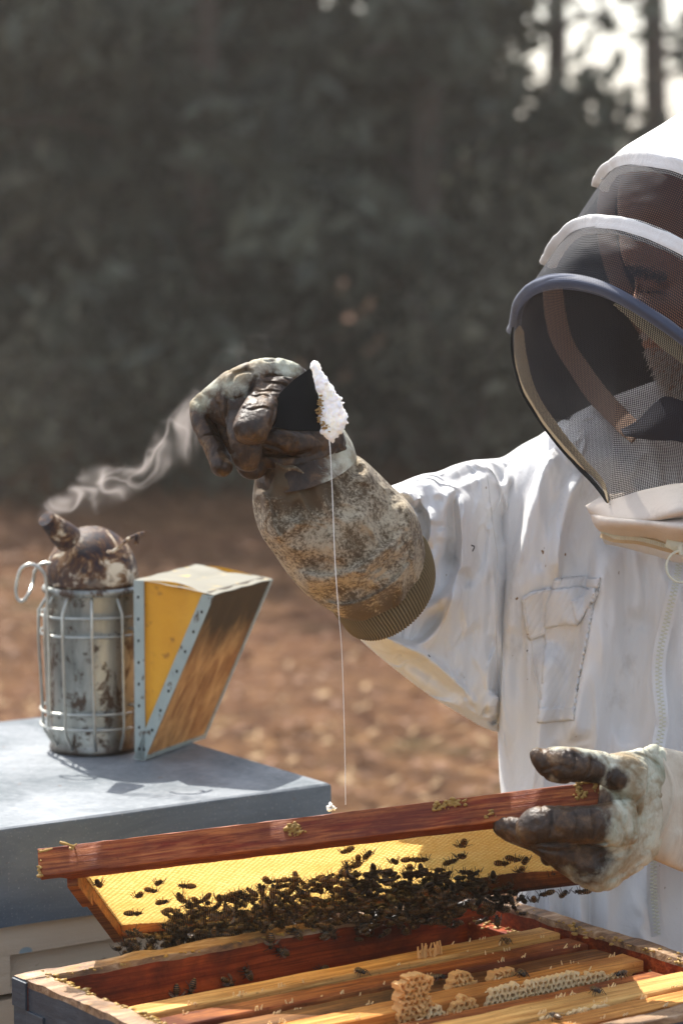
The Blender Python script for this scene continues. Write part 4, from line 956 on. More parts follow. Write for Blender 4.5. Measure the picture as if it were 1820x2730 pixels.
def patch(name, poly, bvh, mat, parent, off=.002, thick=.0016, stepx=4, edge=.0008):
    """piece of cloth lying on a surface: outline polygon in photo px"""
    pl = [np.array(p, float) for p in poly]; xs = [p[0] for p in pl]; ys = [p[1] for p in pl]; m = MB()
    bm = bmesh.new(); ol = spline(pl + [pl[0]], len(pl) * 10)[:-1] if False else np.array([a + (b - a) * t for a, b in zip(pl, pl[1:] + pl[:1]) for t in np.linspace(0, 1, 10, endpoint=False)])
    X, Y = np.meshgrid(np.arange(min(xs), max(xs) + 1, stepx), np.arange(min(ys), max(ys) + 1, stepx)); nx = X.shape[1]; idx = -np.ones(X.shape, int); Vv = []; F = []
    poly2 = [tuple(p) for p in pl]
    for j in range(X.shape[0]):
        for i in range(nx):
            x, y = X[j, i], Y[j, i]
            d = np.min(np.linalg.norm(ol - [x, y], axis=1)); ins = inpoly(x + .01, y + .01, poly2)
            if not ins and d > stepx * .75: continue
            if d < stepx * .75: x, y = ol[np.argmin(np.linalg.norm(ol - [x, y], axis=1))]; e = 0
            else: e = 1
            idx[j, i] = len(Vv); Vv.append(onto(bvh, x, y, off * (.35 if not e else 1) + .0004 * sin(x * .35 + y * .2)))
    for j in range(X.shape[0] - 1):
        for i in range(nx - 1):
            q = [idx[j, i], idx[j, i + 1], idx[j + 1, i + 1], idx[j + 1, i]]
            if min(q) >= 0: F.append(q)
            elif sum(k >= 0 for k in q) == 3: F.append([k for k in q if k >= 0])
    m.add(Vv, F); me = m.mesh(name, mat); me.transform(rootinv(parent)); o = finish(name, me, parent, True, False, 0, 180)
    md = o.modifiers.new('thickness', 'SOLIDIFY'); md.thickness = thick; md.offset = -1; return o
def C4(pts): return [(1200 + x * .3954, 1300 + y * .3954) for x, y in pts]
pk = patch('pocket', C4([(700, 612), (860, 605), (1005, 612), (985, 700), (930, 1000), (870, 1300), (830, 1562), (592, 1578), (600, 1480), (625, 1200), (645, 960), (640, 880), (690, 680)]), TB, M['white'], jk, .0018)
patch('pocket_band', C4([(704, 622), (860, 605), (1005, 611), (1000, 672), (850, 668), (695, 686)]), TB, M['white'], jk, .0036, stepx=3)
patch('pocket_flap', C4([(695, 690), (850, 672), (980, 690), (990, 705), (935, 800), (850, 926), (765, 918), (645, 945), (632, 970), (640, 880), (650, 780)]), TB, M['white'], jk, .0062, stepx=3)
patch('pocket_flap_corner', C4([(815, 766), (985, 692), (968, 760), (850, 926)]), TB, M['white'], jk, .0088, stepx=3)
patch('pocket_hem', C4([(598, 1490), (720, 1480), (835, 1490), (829, 1562), (715, 1570), (591, 1580)]), TB, M['white'], jk, .0036, stepx=3)
patch('side_flap', C4([(485, 745), (560, 700), (690, 675), (660, 800), (640, 985), (540, 1025), (515, 990), (495, 860)]), TB, M['white'], jk, .0026, stepx=3)
def seam(name, pts, bvh, mat, parent, r_=.0005, off=.0006, n=None, flat=None):
    pp = spline(pts, n or 60); m = MB(); m.tube([onto(bvh, x, y, off) for x, y in pp], r_, 5); return m.build(name, mat, parent, world=True, smooth_=True)
M['seam'] = simple('grey_stitching', (.60, .58, .56), .9)
for pts in ([(700, 628), (860, 616), (1000, 622)], [(698, 674), (850, 660), (992, 664)], [(500, 760), (565, 716), (680, 692)], [(500, 770), (510, 860), (528, 980), (545, 1010), (636, 972)], [(652, 900), (770, 905), (845, 914), (925, 805)], [(600, 1500), (720, 1492), (828, 1500)], [(600, 1566), (720, 1558), (820, 1552)], [(545, 1040), (560, 1200), (585, 1350), (590, 1480)]):
    seam('stitch_line', C4(pts), TB, M['seam'], jk, .00045, .0068 if pts[0][0] in (652,) else .0042)
# ---- zips
def zipper(name, pts, off=.006):
    z = empty(name, (0, 0, 0), None, None); z.parent = per; del z['rootM']; z.matrix_basis = Matrix.Identity(4)
    pp = spline(pts, 400); W3 = np.array([onto(TB, x, y, off) for x, y in pp]); k = np.ones(9) / 9; Wp = np.vstack([W3[:1]] * 4 + [W3] + [W3[-1:]] * 4); W3 = np.stack([np.convolve(Wp[:, i], k, 'valid') for i in range(3)], 1)
    m = MB(); m.tube(W3, .0062, 8, flat=(.16, 1), up=-FW); m.build('tape', M['white'], z, world=True, smooth_=True)
    s = np.concatenate([[0], np.cumsum(np.linalg.norm(np.diff(W3, axis=0), axis=1))]); m = MB(); N_ = int(s[-1] / .0019)
    for i in range(N_):
        p = np.array([np.interp(i * .0019, s, W3[:, c]) for c in range(3)]); q = np.array([np.interp(i * .0019 + .0005, s, W3[:, c]) for c in range(3)]); t = (q - p) / (np.linalg.norm(q - p) + 1e-9); b = np.cross(t, FW); b /= np.linalg.norm(b); sd = 1 if i % 2 else -1
        c = p - FW * .0014 + b * sd * .0014; m.tube([c - b * .0017, c + b * .0017], .00072, 6)
    m.build('teeth', M['zip'], z, world=True, smooth_=True); return z, W3
vz, vw = zipper('front_zip', [(1812, 1475), (1806, 1520), (1796, 1570), (1785, 1615), (1770, 1680), (1757, 1740), (1754, 1815), (1762, 1890), (1764, 1930), (1754, 1990), (1746, 2100), (1742, 2250), (1740, 2330), (1742, 2400), (1752, 2500)])

# ---- collar folds under the veil
def slab(name, rows, mat, parent, thick=.002, n=40, mm=80, bulge=None):
    """cloth sheet through rows of (px,py,depth) points"""
    rows = [spline(r_, mm) for r_ in rows]; g_ = np.array([spline(np.array([r_[j] for r_ in rows]), n) for j in range(mm)]); W_ = np.array([[P(*q) for q in row] for row in g_]); m = MB().rings(W_, closed=False); me = m.mesh(name, mat); me.transform(rootinv(parent)); o = finish(name, me, parent, True, True, 0, 180)
    md = o.modifiers.new('thickness', 'SOLIDIFY'); md.thickness = thick; md.offset = 0; return o
slab('collar', [[(1560, 1350, 2.74), (1615, 1322, 2.72), (1700, 1310, 2.69), (1820, 1290, 2.67), (2000, 1290, 2.70), (2150, 1330, 2.78)],
                [(1566, 1356, 2.735), (1622, 1352, 2.705), (1720, 1352, 2.67), (1820, 1322, 2.65), (2000, 1320, 2.68), (2160, 1350, 2.78)],
                [(1572, 1366, 2.735), (1640, 1382, 2.69), (1738, 1384, 2.655), (1830, 1362, 2.635), (2000, 1350, 2.67), (2160, 1370, 2.78)],
                [(1574, 1370, 2.74), (1636, 1382, 2.70), (1735, 1388, 2.675), (1830, 1380, 2.66), (2000, 1370, 2.69), (2160, 1385, 2.78)],
                [(1576, 1374, 2.735), (1620, 1384, 2.69), (1735, 1392, 2.655), (1830, 1402, 2.635), (2000, 1400, 2.67), (2160, 1400, 2.78)],
                [(1582, 1392, 2.74), (1622, 1402, 2.695), (1735, 1408, 2.66), (1830, 1425, 2.645), (2000, 1420, 2.68), (2160, 1420, 2.78)],
                [(1592, 1408, 2.76), (1640, 1416, 2.72), (1735, 1424, 2.69), (1830, 1442, 2.67), (2000, 1440, 2.70), (2160, 1440, 2.80)],
                [(1606, 1418, 2.79), (1650, 1428, 2.75), (1740, 1440, 2.72), (1830, 1460, 2.70), (2000, 1460, 2.72), (2160, 1460, 2.82)]], M['cream_cloth'], per)
slab('zip_yoke', [[(1600, 1412, 2.785), (1650, 1424, 2.75), (1740, 1440, 2.715), (1830, 1462, 2.695), (2000, 1462, 2.72), (2160, 1462, 2.82)],
                  [(1606, 1436, 2.785), (1660, 1446, 2.75), (1740, 1466, 2.715), (1830, 1488, 2.695), (2000, 1482, 2.72), (2160, 1482, 2.82)],
                  [(1612, 1448, 2.81), (1664, 1458, 2.775), (1740, 1478, 2.745), (1830, 1500, 2.73), (2000, 1500, 2.75), (2160, 1500, 2.84)]], M['white'], per)
z2 = empty('collar_zip', (0, 0, 0), None, None); z2.parent = per; del z2['rootM']; z2.matrix_basis = Matrix.Identity(4)
zp = spline([(1603, 1420, 2.775), (1640, 1432, 2.748), (1694, 1436, 2.722), (1740, 1446, 2.705), (1775, 1456, 2.697), (1830, 1466, 2.688), (1950, 1466, 2.70)], 120); zw = np.array([P(*q) for q in zp])
m = MB(); m.tube(zw, .0050, 8, flat=(.16, 1), up=-FW); m.build('tape', M['twill'], z2, world=True, smooth_=True)
m = MB(); s = np.concatenate([[0], np.cumsum(np.linalg.norm(np.diff(zw, axis=0), axis=1))])
for i in range(int(s[-1] / .0021)):
    p = np.array([np.interp(i * .0021, s, zw[:, c]) for c in range(3)]) - FW * .0012; m.tube([p - UPV * .0019, p + UPV * .0019], .00078, 6)
m.build('teeth', M['zip'], z2, world=True, smooth_=True)
m = MB(); c = P(1812, 1448, 2.672)
m.tube([P(1776, 1446, 2.68), P(1800, 1452, 2.676), P(1822, 1456, 2.674)], [.004, .0062, .005], 8, flat=(.5, 1), up=-FW); m.tube([P(1810, 1455, 2.67), P(1815, 1480, 2.668)], [.003, .0018], 8); m.build('slider', M['zip'], z2, world=True, smooth_=True)
m = MB(); th = np.linspace(0, 2 * pi, 40); m.tube([P(1816 + 41 * cos(a), 1510 + 42 * sin(a), 2.668) for a in th], .0012, 8, caps=False); m.build('pull_ring', M['zip'], z2, world=True, smooth_=True)

# ---- raised arm: white sleeve
ST = [(1075, 1345), (1052, 1310), (1088, 1284), (1128, 1265), (1168, 1257), (1215, 1238), (1260, 1227), (1300, 1224), (1340, 1218), (1390, 1186), (1440, 1160)]
SBm = [(985, 1560), (940, 1640), (942, 1672), (960, 1704), (1005, 1745), (1060, 1790), (1140, 1850), (1233, 1907), (1292, 1940), (1345, 1948), (1400, 1900)]
FK = 2.5
n, nu = 300, 420
SR = silloft(ST, SBm, [2.72, 2.72, 2.74, 2.78, 2.80, 2.83, 2.86, 2.88, 2.90, 2.93, 2.96], [2.72, 2.72, 2.74, 2.76, 2.78, 2.80, 2.83, 2.86, 2.88, 2.92, 2.96], [.62, .62, .62, .60, .58, .55, .50, .46, .44, .42, .42], n, nu, tilt=[(40, 45), (42, 40), (40, 20), (30, 10), (20, 0), (10, 0), (0, 0), (0, 0), (0, 0), (0, 0), (0, 0)], exp=2.3)
# ring sine sign: th with sin>0 is far side
V = SR.reshape(-1, 3); nm_ = nearmask(n, nu)
def C8(pts): return [(900 + x * .3827, 1100 + y * .3827) for x, y in pts]
sf = [(C8([(850, 500), (850, 620), (868, 800), (868, 980), (840, 1120), (790, 1230), (690, 1330), (500, 1440)]), 34, .013, 'L'),
      (C8([(845, 500), (790, 560), (740, 680), (730, 800), (720, 950), (650, 1060), (600, 1200)]), 26, .010, 'R'),
      (C8([(560, 520), (590, 640), (640, 720), (640, 860), (600, 960)]), 16, .008, 'L'),
      (C8([(600, 430), (680, 560), (700, 700), (690, 800)]), 20, .006, 'r'),
      (C8([(700, 560), (720, 720), (735, 830)]), 15, .006, 'v'), (C8([(740, 860), (750, 960), (790, 1010), (850, 1000)]), 22, .008, 'v'),
      (C8([(100, 1480), (260, 1540), (420, 1600), (560, 1620), (700, 1510), (800, 1300), (830, 1180)]), 30, .011, 'R'),
      (C8([(240, 1500), (420, 1620), (600, 1700), (760, 1830), (880, 1950), (960, 2060)]), 34, .010, 'R'), (C8([(300, 1560), (500, 1720), (700, 1850), (840, 1960), (950, 2070)]), 22, .008, 'v'),
      (C8([(860, 1090), (890, 1160), (915, 1215)]), 14, .008, 'v'), (C8([(900, 420), (960, 560), (1000, 700), (1180, 800)]), 50, .006, 'r'),
      (C8([(1040, 700), (1150, 760), (1240, 880)]), 36, .008, 'v'), (C8([(1150, 420), (1300, 500), (1340, 620)]), 40, .006, 'r'),
      (C8([(900, 1500), (1000, 1600), (1100, 1640)]), 60, .004, 'v'), (C8([(1110, 1950), (1060, 2050), (1040, 2150)]), 22, .009, 'r'), (C8([(1000, 2080), (1060, 2110), (1110, 2160)]), 14, .006, 'v'),
      (C8([(400, 540), (500, 560), (560, 640)]), 14, .008, 'r'), (C8([(420, 590), (520, 660), (590, 680)]), 9, .007, 'v')]
V = fold(V, sf, nm_)
V = V - FW * (((fbm(V * [16, 16, 8], 4, 31) - .5) * .012 + crease(V * [14, 14, 8], 55) * .009 + crease(V * [32, 32, 16], 65) * .004) * nm_)[:, None]
sleeve = ringobj(V.reshape(n, nu, 3), 'sleeve', M['white'], per)
SBV = bvh_of(sleeve)
seam('seam', C8([(1040, 440), (1060, 620), (1085, 820), (1108, 1000), (1108, 1250), (1105, 1600), (1110, 1900), (1112, 2200)]), SBV, M['seam'], sleeve, .0006, .0003, 90)
for pts in ([(930, 925), (950, 935), (935, 965)], [(1320, 1655), (1316, 1662)], [(630, 1690), (640, 1700)]):
    seam('speck', C8(pts), SBV if pts[0][0] < 1200 else TB, M['dark_steel'], sleeve, .0007, .0006, 6)

FK = 1.1
# ---- gauntlet of the raised glove
GL = [(700, 1215), (688, 1248), (677, 1300), (675, 1350), (690, 1412), (728, 1475), (772, 1537), (828, 1592), (905, 1640)]
GR = [(905, 1140), (928, 1180), (944, 1212), (980, 1236), (1035, 1288), (1088, 1338), (1114, 1386), (1122, 1430), (1124, 1452)]
n, nu = 260, 320
GRr = silloft(GL, GR, [2.61, 2.61, 2.61, 2.62, 2.62, 2.63, 2.64, 2.66, 2.68], [2.63, 2.63, 2.64, 2.65, 2.66, 2.67, 2.68, 2.69, 2.70], [.62, .66, .72, .76, .78, .78, .76, .74, .72], n, nu, tilt=[(8, 30), (10, 34), (14, 40), (18, 44), (24, 48), (30, 52), (36, 56), (42, 60), (46, 62)], exp=2.0)
V = GRr.reshape(-1, 3); nm_ = nearmask(n, nu)
def C2(pts): return [(460 + x * .4464, 900 + y * .4464) for x, y in pts]
gf = [(C2([(500, 900), (560, 960), (600, 1120), (660, 1240)]), 20, .007, 'R'), (C2([(1062, 640), (1075, 740), (1120, 830)]), 16, .010, 'v'), (C2([(1080, 720), (1150, 740), (1160, 820), (1130, 900)]), 20, .008, 'r'),
      (C2([(600, 1180), (800, 1260), (1000, 1250), (1200, 1150)]), 30, .004, 'r'), (C2([(700, 1400), (900, 1430), (1100, 1380), (1300, 1240), (1440, 1100)]), 26, .006, 'R'), (C2([(800, 1500), (960, 1520), (1150, 1470), (1330, 1340), (1460, 1190)]), 20, .005, 'v'),
      (C2([(860, 1560), (1000, 1600), (1180, 1560), (1350, 1430), (1470, 1270)]), 16, .006, 'R'), (C2([(1020, 620), (900, 780), (760, 900), (600, 960)]), 18, .004, 'v'), (C2([(1300, 900), (1280, 1020), (1200, 1130)]), 22, .005, 'v'), (C2([(1370, 960), (1400, 1060), (1380, 1160)]), 16, .005, 'r'), (C2([(700, 1000), (850, 1080), (1000, 1090)]), 26, .003, 'v')]
V = fold(V, gf, nm_)
V = V - FW * (((fbm(V * 22, 4, 41) - .5) * .010 + crease(V * 17, 45) * .0075 + crease(V * 40, 46) * .002) * nm_)[:, None] + UPV * ((fbm(V * 18, 3, 47) - .5) * .004)[:, None]
rg = empty('gauntlet_glove', (0, 0, 0), 'raised dark leather glove with long dirty canvas gauntlet', None); rg.parent = per; del rg['rootM']; rg.matrix_basis = Matrix.Identity(4)
gau = ringobj(V.reshape(n, nu, 3), 'gauntlet', M['canvas'], rg)
def grime_and_light(o, f):
    me = o.data; a = me.attributes.new('grime_and_light', 'FLOAT', 'POINT'); M_ = Matrix(np.array(list(per['rootM'])).reshape(4, 4).tolist()) if o.parent else Matrix.Identity(4)
    V_ = np.array([(M_ @ v.co)[:] for v in me.vertices]); a.data.foreach_set('value', np.asarray(f(V_), float))
def gdist(V_, pts, w):
    q = PR(V_)[:, :2]; r_ = np.zeros(len(q))
    for (x, y, s) in pts: r_ = np.maximum(r_, np.exp(-(((q - [x, y]) / (w * s)) ** 2).sum(1)))
    return r_
grime_and_light(gau, lambda V_: .30 + 1.1 * gdist(V_, [(760, 1300, 1.1), (700, 1290, .9), (830, 1300, .9), (1040, 1620, .7), (960, 1640, .7)], 60))
KL = [(880, 1608), (905, 1636), (928, 1660), (936, 1672), (960, 1655)]; KR = [(1116, 1424), (1124, 1446), (1130, 1478), (1128, 1494), (1108, 1490)]
n2, nu2 = 60, 720
KRr = silloft(KL, KR, 2.685, 2.705, [.68, .73, .75, .73, .66], n2, nu2, tilt=[(44, 54), (50, 62), (56, 70), (56, 70), (48, 60)], exp=2.0)
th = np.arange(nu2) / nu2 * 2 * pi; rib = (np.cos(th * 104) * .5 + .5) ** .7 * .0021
C_ = KRr.mean(1, keepdims=True); D_ = KRr - C_; D_ /= np.linalg.norm(D_, axis=2, keepdims=True); env = np.sin(np.linspace(0, pi, n2)) ** .5
KRr = KRr + D_ * (rib[None, :, None] * env[:, None, None] + (.003 * env)[:, None, None])
kc = ringobj(KRr, 'knit_cuff', M['knit'], rg, caps=(False, False)); ka = kc.data.attributes.new('grime_and_light', 'FLOAT', 'POINT'); ka.data.foreach_set('value', np.tile(1 - (rib / rib.max()), n2))  # rib grooves coloured dark in place of shade, so the ribs show

FK = 1.0
# ---- glove hands
def fuse(name, pieces, mat, parent, voxel=.0015, sm=6, disp=None):
    m = MB()
    for R in pieces: m.rings(R)
    me = m.mesh(name, mat); bm = bmesh.new(); bm.from_mesh(me); bmesh.ops.recalc_face_normals(bm, faces=bm.faces); bm.to_mesh(me); bm.free()
    o = bpy.data.objects.new(name, me); COL.objects.link(o); md = o.modifiers.new('r', 'REMESH'); md.mode = 'VOXEL'; md.voxel_size = voxel; s_ = o.modifiers.new('s', 'SMOOTH'); s_.factor = .5; s_.iterations = sm
    dg = bpy.context.evaluated_depsgraph_get(); m2 = bpy.data.meshes.new_from_object(o.evaluated_get(dg)); bpy.data.objects.remove(o)
    V_ = np.array([v.co[:] for v in m2.vertices])
    if disp is not None:
        N_ = np.array([v.normal[:] for v in m2.vertices]); V_ = V_ + N_ * disp(V_)[:, None]; m2.vertices.foreach_set('co', V_.ravel())
    m2.materials.clear(); m2.materials.append(mat); m2.transform(rootinv(parent)); m2.polygons.foreach_set('use_smooth', [True] * len(m2.polygons)); m2.name = name; m2.update()
    return link(name, m2, parent)
def finger(L, R, d, ratio=.95, n=26, nu=20, tips=(True, True)):
    L = spline(L, n); R = spline(R, n); d = spline(np.array(d, float)[:, None], n)[:, 0]; out = []; th = np.arange(nu) / nu * 2 * pi
    for k in range(n):
        a = P(*L[k], d[k]); b = P(*R[k], d[k]); c = (a + b) / 2; u = (b - a) / 2; w = FW * np.linalg.norm(u) * ratio; out.append(c + np.cos(th)[:, None] * u + np.sin(th)[:, None] * w)
    return np.array(out)
def C7(*pts): return [(500 + x * .2806, 940 + y * .2806) for x, y in pts]
def tip(L, R, c, k=3):
    """round a finger end: shrink the last points towards c"""
    L = list(L); R = list(R); l, r_ = np.array(L[-1]), np.array(R[-1]); c = np.array(c)
    for s in (.45, .75, .95): a = math.sqrt(1 - s * s); m_ = (l + r_) / 2; q = m_ + (c - m_) * s; L.append(tuple(q + (l - m_) * a)); R.append(tuple(q + (r_ - m_) * a))
    return L, R
pcs = []
# back of the hand: from knuckles (left) over to the wrist (right)
pcs.append(finger(C7((30, 470), (140, 370), (270, 270), (430, 160), (560, 95), (700, 66), (880, 68), (1010, 105), (1110, 160), (1170, 330), (1290, 560)), C7((50, 560), (150, 600), (260, 660), (420, 720), (560, 760), (700, 820), (800, 900), (860, 940), (900, 960), (960, 960), (1020, 1000)), [2.60, 2.595, 2.59, 2.585, 2.585, 2.59, 2.60, 2.61, 2.62, 2.63, 2.64], .42, 40, 28))
# palm heel and wrist going down into the gauntlet
pcs.append(finger(C7((640, 560), (680, 760), (690, 900), (700, 1010), (720, 1100), (760, 1180)), C7((1180, 420), (1330, 620), (1450, 740), (1500, 860), (1530, 960), (1545, 1080)), [2.62, 2.615, 2.615, 2.615, 2.62, 2.625], .55, 30, 30))
L, R = tip(C7((30, 460), (40, 600), (75, 740), (130, 860), (190, 980), (222, 1060)), C7((230, 560), (250, 680), (300, 800), (360, 920), (405, 1010), (418, 1080)), C7((318, 1168))[0]); pcs.append(finger(L, R, [2.60, 2.595, 2.59, 2.585, 2.58, 2.575, 2.575, 2.575, 2.575], .85))
pcs.append(finger(C7((120, 480), (190, 620), (270, 800), (350, 900), (400, 950)), C7((430, 380), (470, 600), (480, 800), (470, 900), (450, 960)), [2.60, 2.60, 2.60, 2.60, 2.60], .5))
L, R = tip(C7((365, 300), (372, 500), (380, 700), (405, 850), (430, 980), (470, 1060)), C7((640, 250), (650, 480), (690, 700), (695, 850), (685, 980), (660, 1060)), C7((575, 1116))[0]); pcs.append(finger(L, R, [2.60, 2.585, 2.575, 2.57, 2.57, 2.57, 2.57, 2.57, 2.57], .62))
L, R = tip(C7((640, 230), (610, 360), (540, 490), (470, 620), (440, 700), (455, 780)), C7((1000, 250), (900, 380), (850, 500), (825, 620), (770, 730), (735, 820)), C7((570, 868))[0]); pcs.append(finger(L, R, [2.59, 2.575, 2.56, 2.55, 2.545, 2.545, 2.548, 2.55, 2.552], .62))
L, R = tip(C7((700, 930), (600, 1000), (530, 1060)), C7((740, 1120), (680, 1180), (600, 1192)), C7((476, 1110))[0]); pcs.append(finger(L, R, [2.60, 2.59, 2.585, 2.585, 2.585, 2.585], .8, 18))
# thumb pressing under the tool
L, R = tip(C7((1430, 860), (1250, 800), (1050, 760), (850, 740), (740, 770)), C7((1330, 1010), (1200, 1000), (1040, 975), (900, 950), (780, 905)), C7((690, 850))[0]); pcs.append(finger(L, R, [2.61, 2.60, 2.59, 2.585, 2.583, 2.583, 2.583, 2.583], .7, 24))
pcs.append(finger(C7((660, 880), (760, 920), (860, 940)), C7((690, 1060), (790, 1060), (880, 1050)), [2.60, 2.60, 2.60], .8, 12))
# lower palm roll
pcs.append(finger(C7((700, 960), (900, 980), (1100, 980), (1300, 930), (1450, 840)), C7((700, 1080), (900, 1100), (1100, 1080), (1320, 1010), (1500, 900)), [2.60, 2.595, 2.595, 2.60, 2.61], .7, 20))
def hdisp(V_, seed):
    a = fbm(V_ * [60, 60, 30], 4, seed) - .5; b = np.abs(fbm(V_ * [45, 45, 45] + 7, 3, seed + 3) - .5); return .0015 + a * .0026 - np.exp(-(b / .035) ** 2) * .0011
hcre = [(C7((560, 395), (640, 420), (720, 400), (800, 440)), 3, .003, 'v'), (C7((500, 520), (600, 545), (720, 520), (840, 560)), 3, .0025, 'v'), (C7((620, 350), (700, 372), (800, 360), (900, 380)), 3, .0025, 'v'), (C7((380, 420), (460, 440), (560, 400)), 3, .0025, 'v'), (C7((130, 800), (220, 780), (300, 800)), 3, .002, 'v'), (C7((700, 230), (850, 220), (980, 270)), 3, .003, 'v'), (C7((690, 280), (840, 290), (960, 320)), 3, .0025, 'v'), (C7((385, 330), (450, 210), (560, 170), (650, 190)), 5, .0035, 'v'), (C7((655, 200), (620, 300), (590, 400)), 5, .004, 'v'), (C7((372, 360), (370, 520), (376, 700)), 4, .003, 'v'), (C7((180, 580), (240, 700), (330, 860)), 6, .004, 'v'), (C7((690, 860), (850, 900), (960, 970)), 5, .004, 'v'), (C7((700, 965), (900, 975), (1080, 965), (1200, 920)), 5, .004, 'v'), (C7((830, 480), (810, 620), (780, 720)), 6, .004, 'v')]
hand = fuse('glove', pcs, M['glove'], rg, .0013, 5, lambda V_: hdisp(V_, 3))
hv = np.array([v.co[:] for v in hand.data.vertices]) + PB; hv = fold(hv, hcre) - PB; hand.data.vertices.foreach_set('co', hv.ravel()); hand.data.update()
grime_and_light(hand, lambda V_: np.clip(1.02 - .75 * smooth(1120, 1330, PR(V_)[:, 0] * 1.0 + PR(V_)[:, 1] * .25) - .85 * gdist(V_, [(560, 1015, .9), (620, 995, 1.3), (690, 975, 1.2), (760, 972, 1.0), (525, 1055, .8)], 50), .10, 1.05))  # last term paints sunlight as pale leather along the top-left knuckles
# leather wrist strip between hand and canvas
WR_ = silloft([(700, 1214), (687, 1240), (681, 1268), (684, 1290)], [(908, 1136), (924, 1160), (938, 1186), (946, 1210)], 2.612, 2.628, [.64, .68, .72, .74], 40, 160, tilt=[(9, 34), (12, 38), (16, 44), (18, 48)])
C_ = WR_.mean(1, keepdims=True); WR_ = C_ + (WR_ - C_) * 1.02
ws = ringobj(WR_, 'wrist_strap', M['glove'], rg, caps=(False, False)); grime_and_light(ws, lambda V_: np.clip(.9 - .7 * smooth(760, 930, PR(V_)[:, 0]), .2, .9))
WL = C7((625, 1130), (640, 1190), (690, 1260)); WR = C7((1540, 820), (1555, 900), (1560, 960))

# ---- hive tool in the fist, white cappings on its blade
tool = empty('hive_tool', P(700, 1060, 2.58), 'black steel scraper with a wide flaring blade, gripped in the raised glove', 'hive tool')
def plate(poly, d, thick, parent, name, mat, n_=None):
    f = np.array([P(x, y, dd) for (x, y), dd in zip(poly, d)]); nn = np.cross(f[1] - f[0], f[2] - f[0]); nn /= np.linalg.norm(nn); k = len(poly); m = MB(); m.add(np.vstack([f, f + nn * thick]), [tuple(range(k)), tuple(range(k, 2 * k))[::-1]] + [(i, (i + 1) % k, (i + 1) % k + k, i + k) for i in range(k)]); return m.build(name, mat, parent, world=True, bevel=.0003)
bl = C7((1172, 150), (1010, 262), (870, 400), (850, 560), (830, 715), (1000, 745), (1290, 748), (1262, 600), (1280, 480), (1240, 320))
plate(bl, [2.568, 2.566, 2.563, 2.560, 2.558, 2.558, 2.560, 2.563, 2.565, 2.567], .0016, tool, 'blade', M['dark_steel'])
plate(C7((870, 420), (845, 620), (500, 700), (470, 560)), [2.562, 2.559, 2.57, 2.572], .003, tool, 'shank', M['dark_steel'])
# cappings: crumbly white mass
def cappings():
    r_ = np.random.default_rng(9); bm = bmesh.new(); bmesh.ops.create_icosphere(bm, subdivisions=2, radius=1); Vs = np.array([v.co[:] for v in bm.verts]); Fs = [[v.index for v in f.verts] for f in bm.faces]; bm.free(); m = MB()
    inner = spline(np.array(C7((1178, 125), (1225, 300), (1262, 420), (1262, 520), (1262, 620), (1290, 740), (1335, 800))), 70); outer = spline(np.array(C7((1205, 108), (1290, 240), (1350, 330), (1440, 460), (1490, 620), (1460, 700), (1372, 830))), 70)
    for k in range(70):
        w_ = np.linalg.norm(outer[k] - inner[k]); nn = int(3 + w_ / 3.2)
        for _ in range(nn):
            u = r_.random(); q2 = inner[k] + (outer[k] - inner[k]) * u + r_.normal(size=2) * 1.5; s = r_.uniform(.0011, .0021)
            q = Vs * s * r_.uniform(.6, 1.5, 3); m.add(q + P(*q2, 2.5575 + r_.normal() * .0012), Fs)
        for _ in range(3):
            q2 = outer[k] + r_.normal(size=2) * [4.6, 3.4]; m.add(Vs * r_.uniform(.0006, .0013) * r_.uniform(.6, 1.6, 3) + P(*q2, 2.5575), Fs)
    me = m.mesh('c', M['cappings']); o = bpy.data.objects.new('c', me); COL.objects.link(o); md = o.modifiers.new('r', 'REMESH'); md.mode = 'VOXEL'; md.voxel_size = .0007; s_ = o.modifiers.new('s', 'SMOOTH'); s_.factor = .5; s_.iterations = 2
    m2 = bpy.data.meshes.new_from_object(o.evaluated_get(bpy.context.evaluated_depsgraph_get())); bpy.data.objects.remove(o); m2.materials.clear(); m2.materials.append(M['cappings']); m2.polygons.foreach_set('use_smooth', [True] * len(m2.polygons)); m2.name = 'wax_cappings'
    o = link('wax_cappings', m2); tag(o, 'clump of ragged white wax cappings stuck along the black blade edge', 'wax'); return origin_to(o, P(880, 1080, 2.56))
cappings()
r9 = np.random.default_rng(2); ic = spline(np.array(C7((1262, 420), (1262, 520), (1266, 620), (1300, 700), (1340, 740))), 60)
hb = blobs('amber_wax', [P(*(ic[r9.integers(60)] + r9.normal(size=2) * 4), 2.5555) for _ in range(80)], M['honey_wax'], None, (.0008, .0018), 4); tag(hb, 'dirty amber wax between the blade edge and the white cappings', 'wax'); origin_to(hb, P(860, 1110, 2.556))
th_ = spline([(876, 1160, 2.556), (880, 1200, 2.556), (885, 1300, 2.556), (893, 1500, 2.557), (903, 1640, 2.558), (911, 1740, 2.56), (918, 1960, 2.562), (921, 2145, 2.565)], 90)
m = MB(); m.tube([P(*q) for q in th_], np.interp(np.linspace(0, 1, 90), [0, .05, .2, .45, .6, 1], [.0015, .0006, .0003, .0004, .00022, .0003]), 8)
o = m.build('honey_thread', M['thread'], None, smooth_=True); tag(o, 'long thin thread of honey falling from the wax clump to the frame', 'honey'); origin_to(o, P(*th_[0]))
o = blobs('wax_drip', [P(880 + dx, 2150 + dy, 2.66 - .02) for dx, dy in ((-6, 2), (0, -4), (6, 3), (2, 5), (12, 6), (-2, 8))], M['cappings'], None, (.0012, .0024), 6, 1); tag(o, 'small white wax crumb at the corner of the metal lid', 'wax'); origin_to(o, P(880, 2152, 2.64))

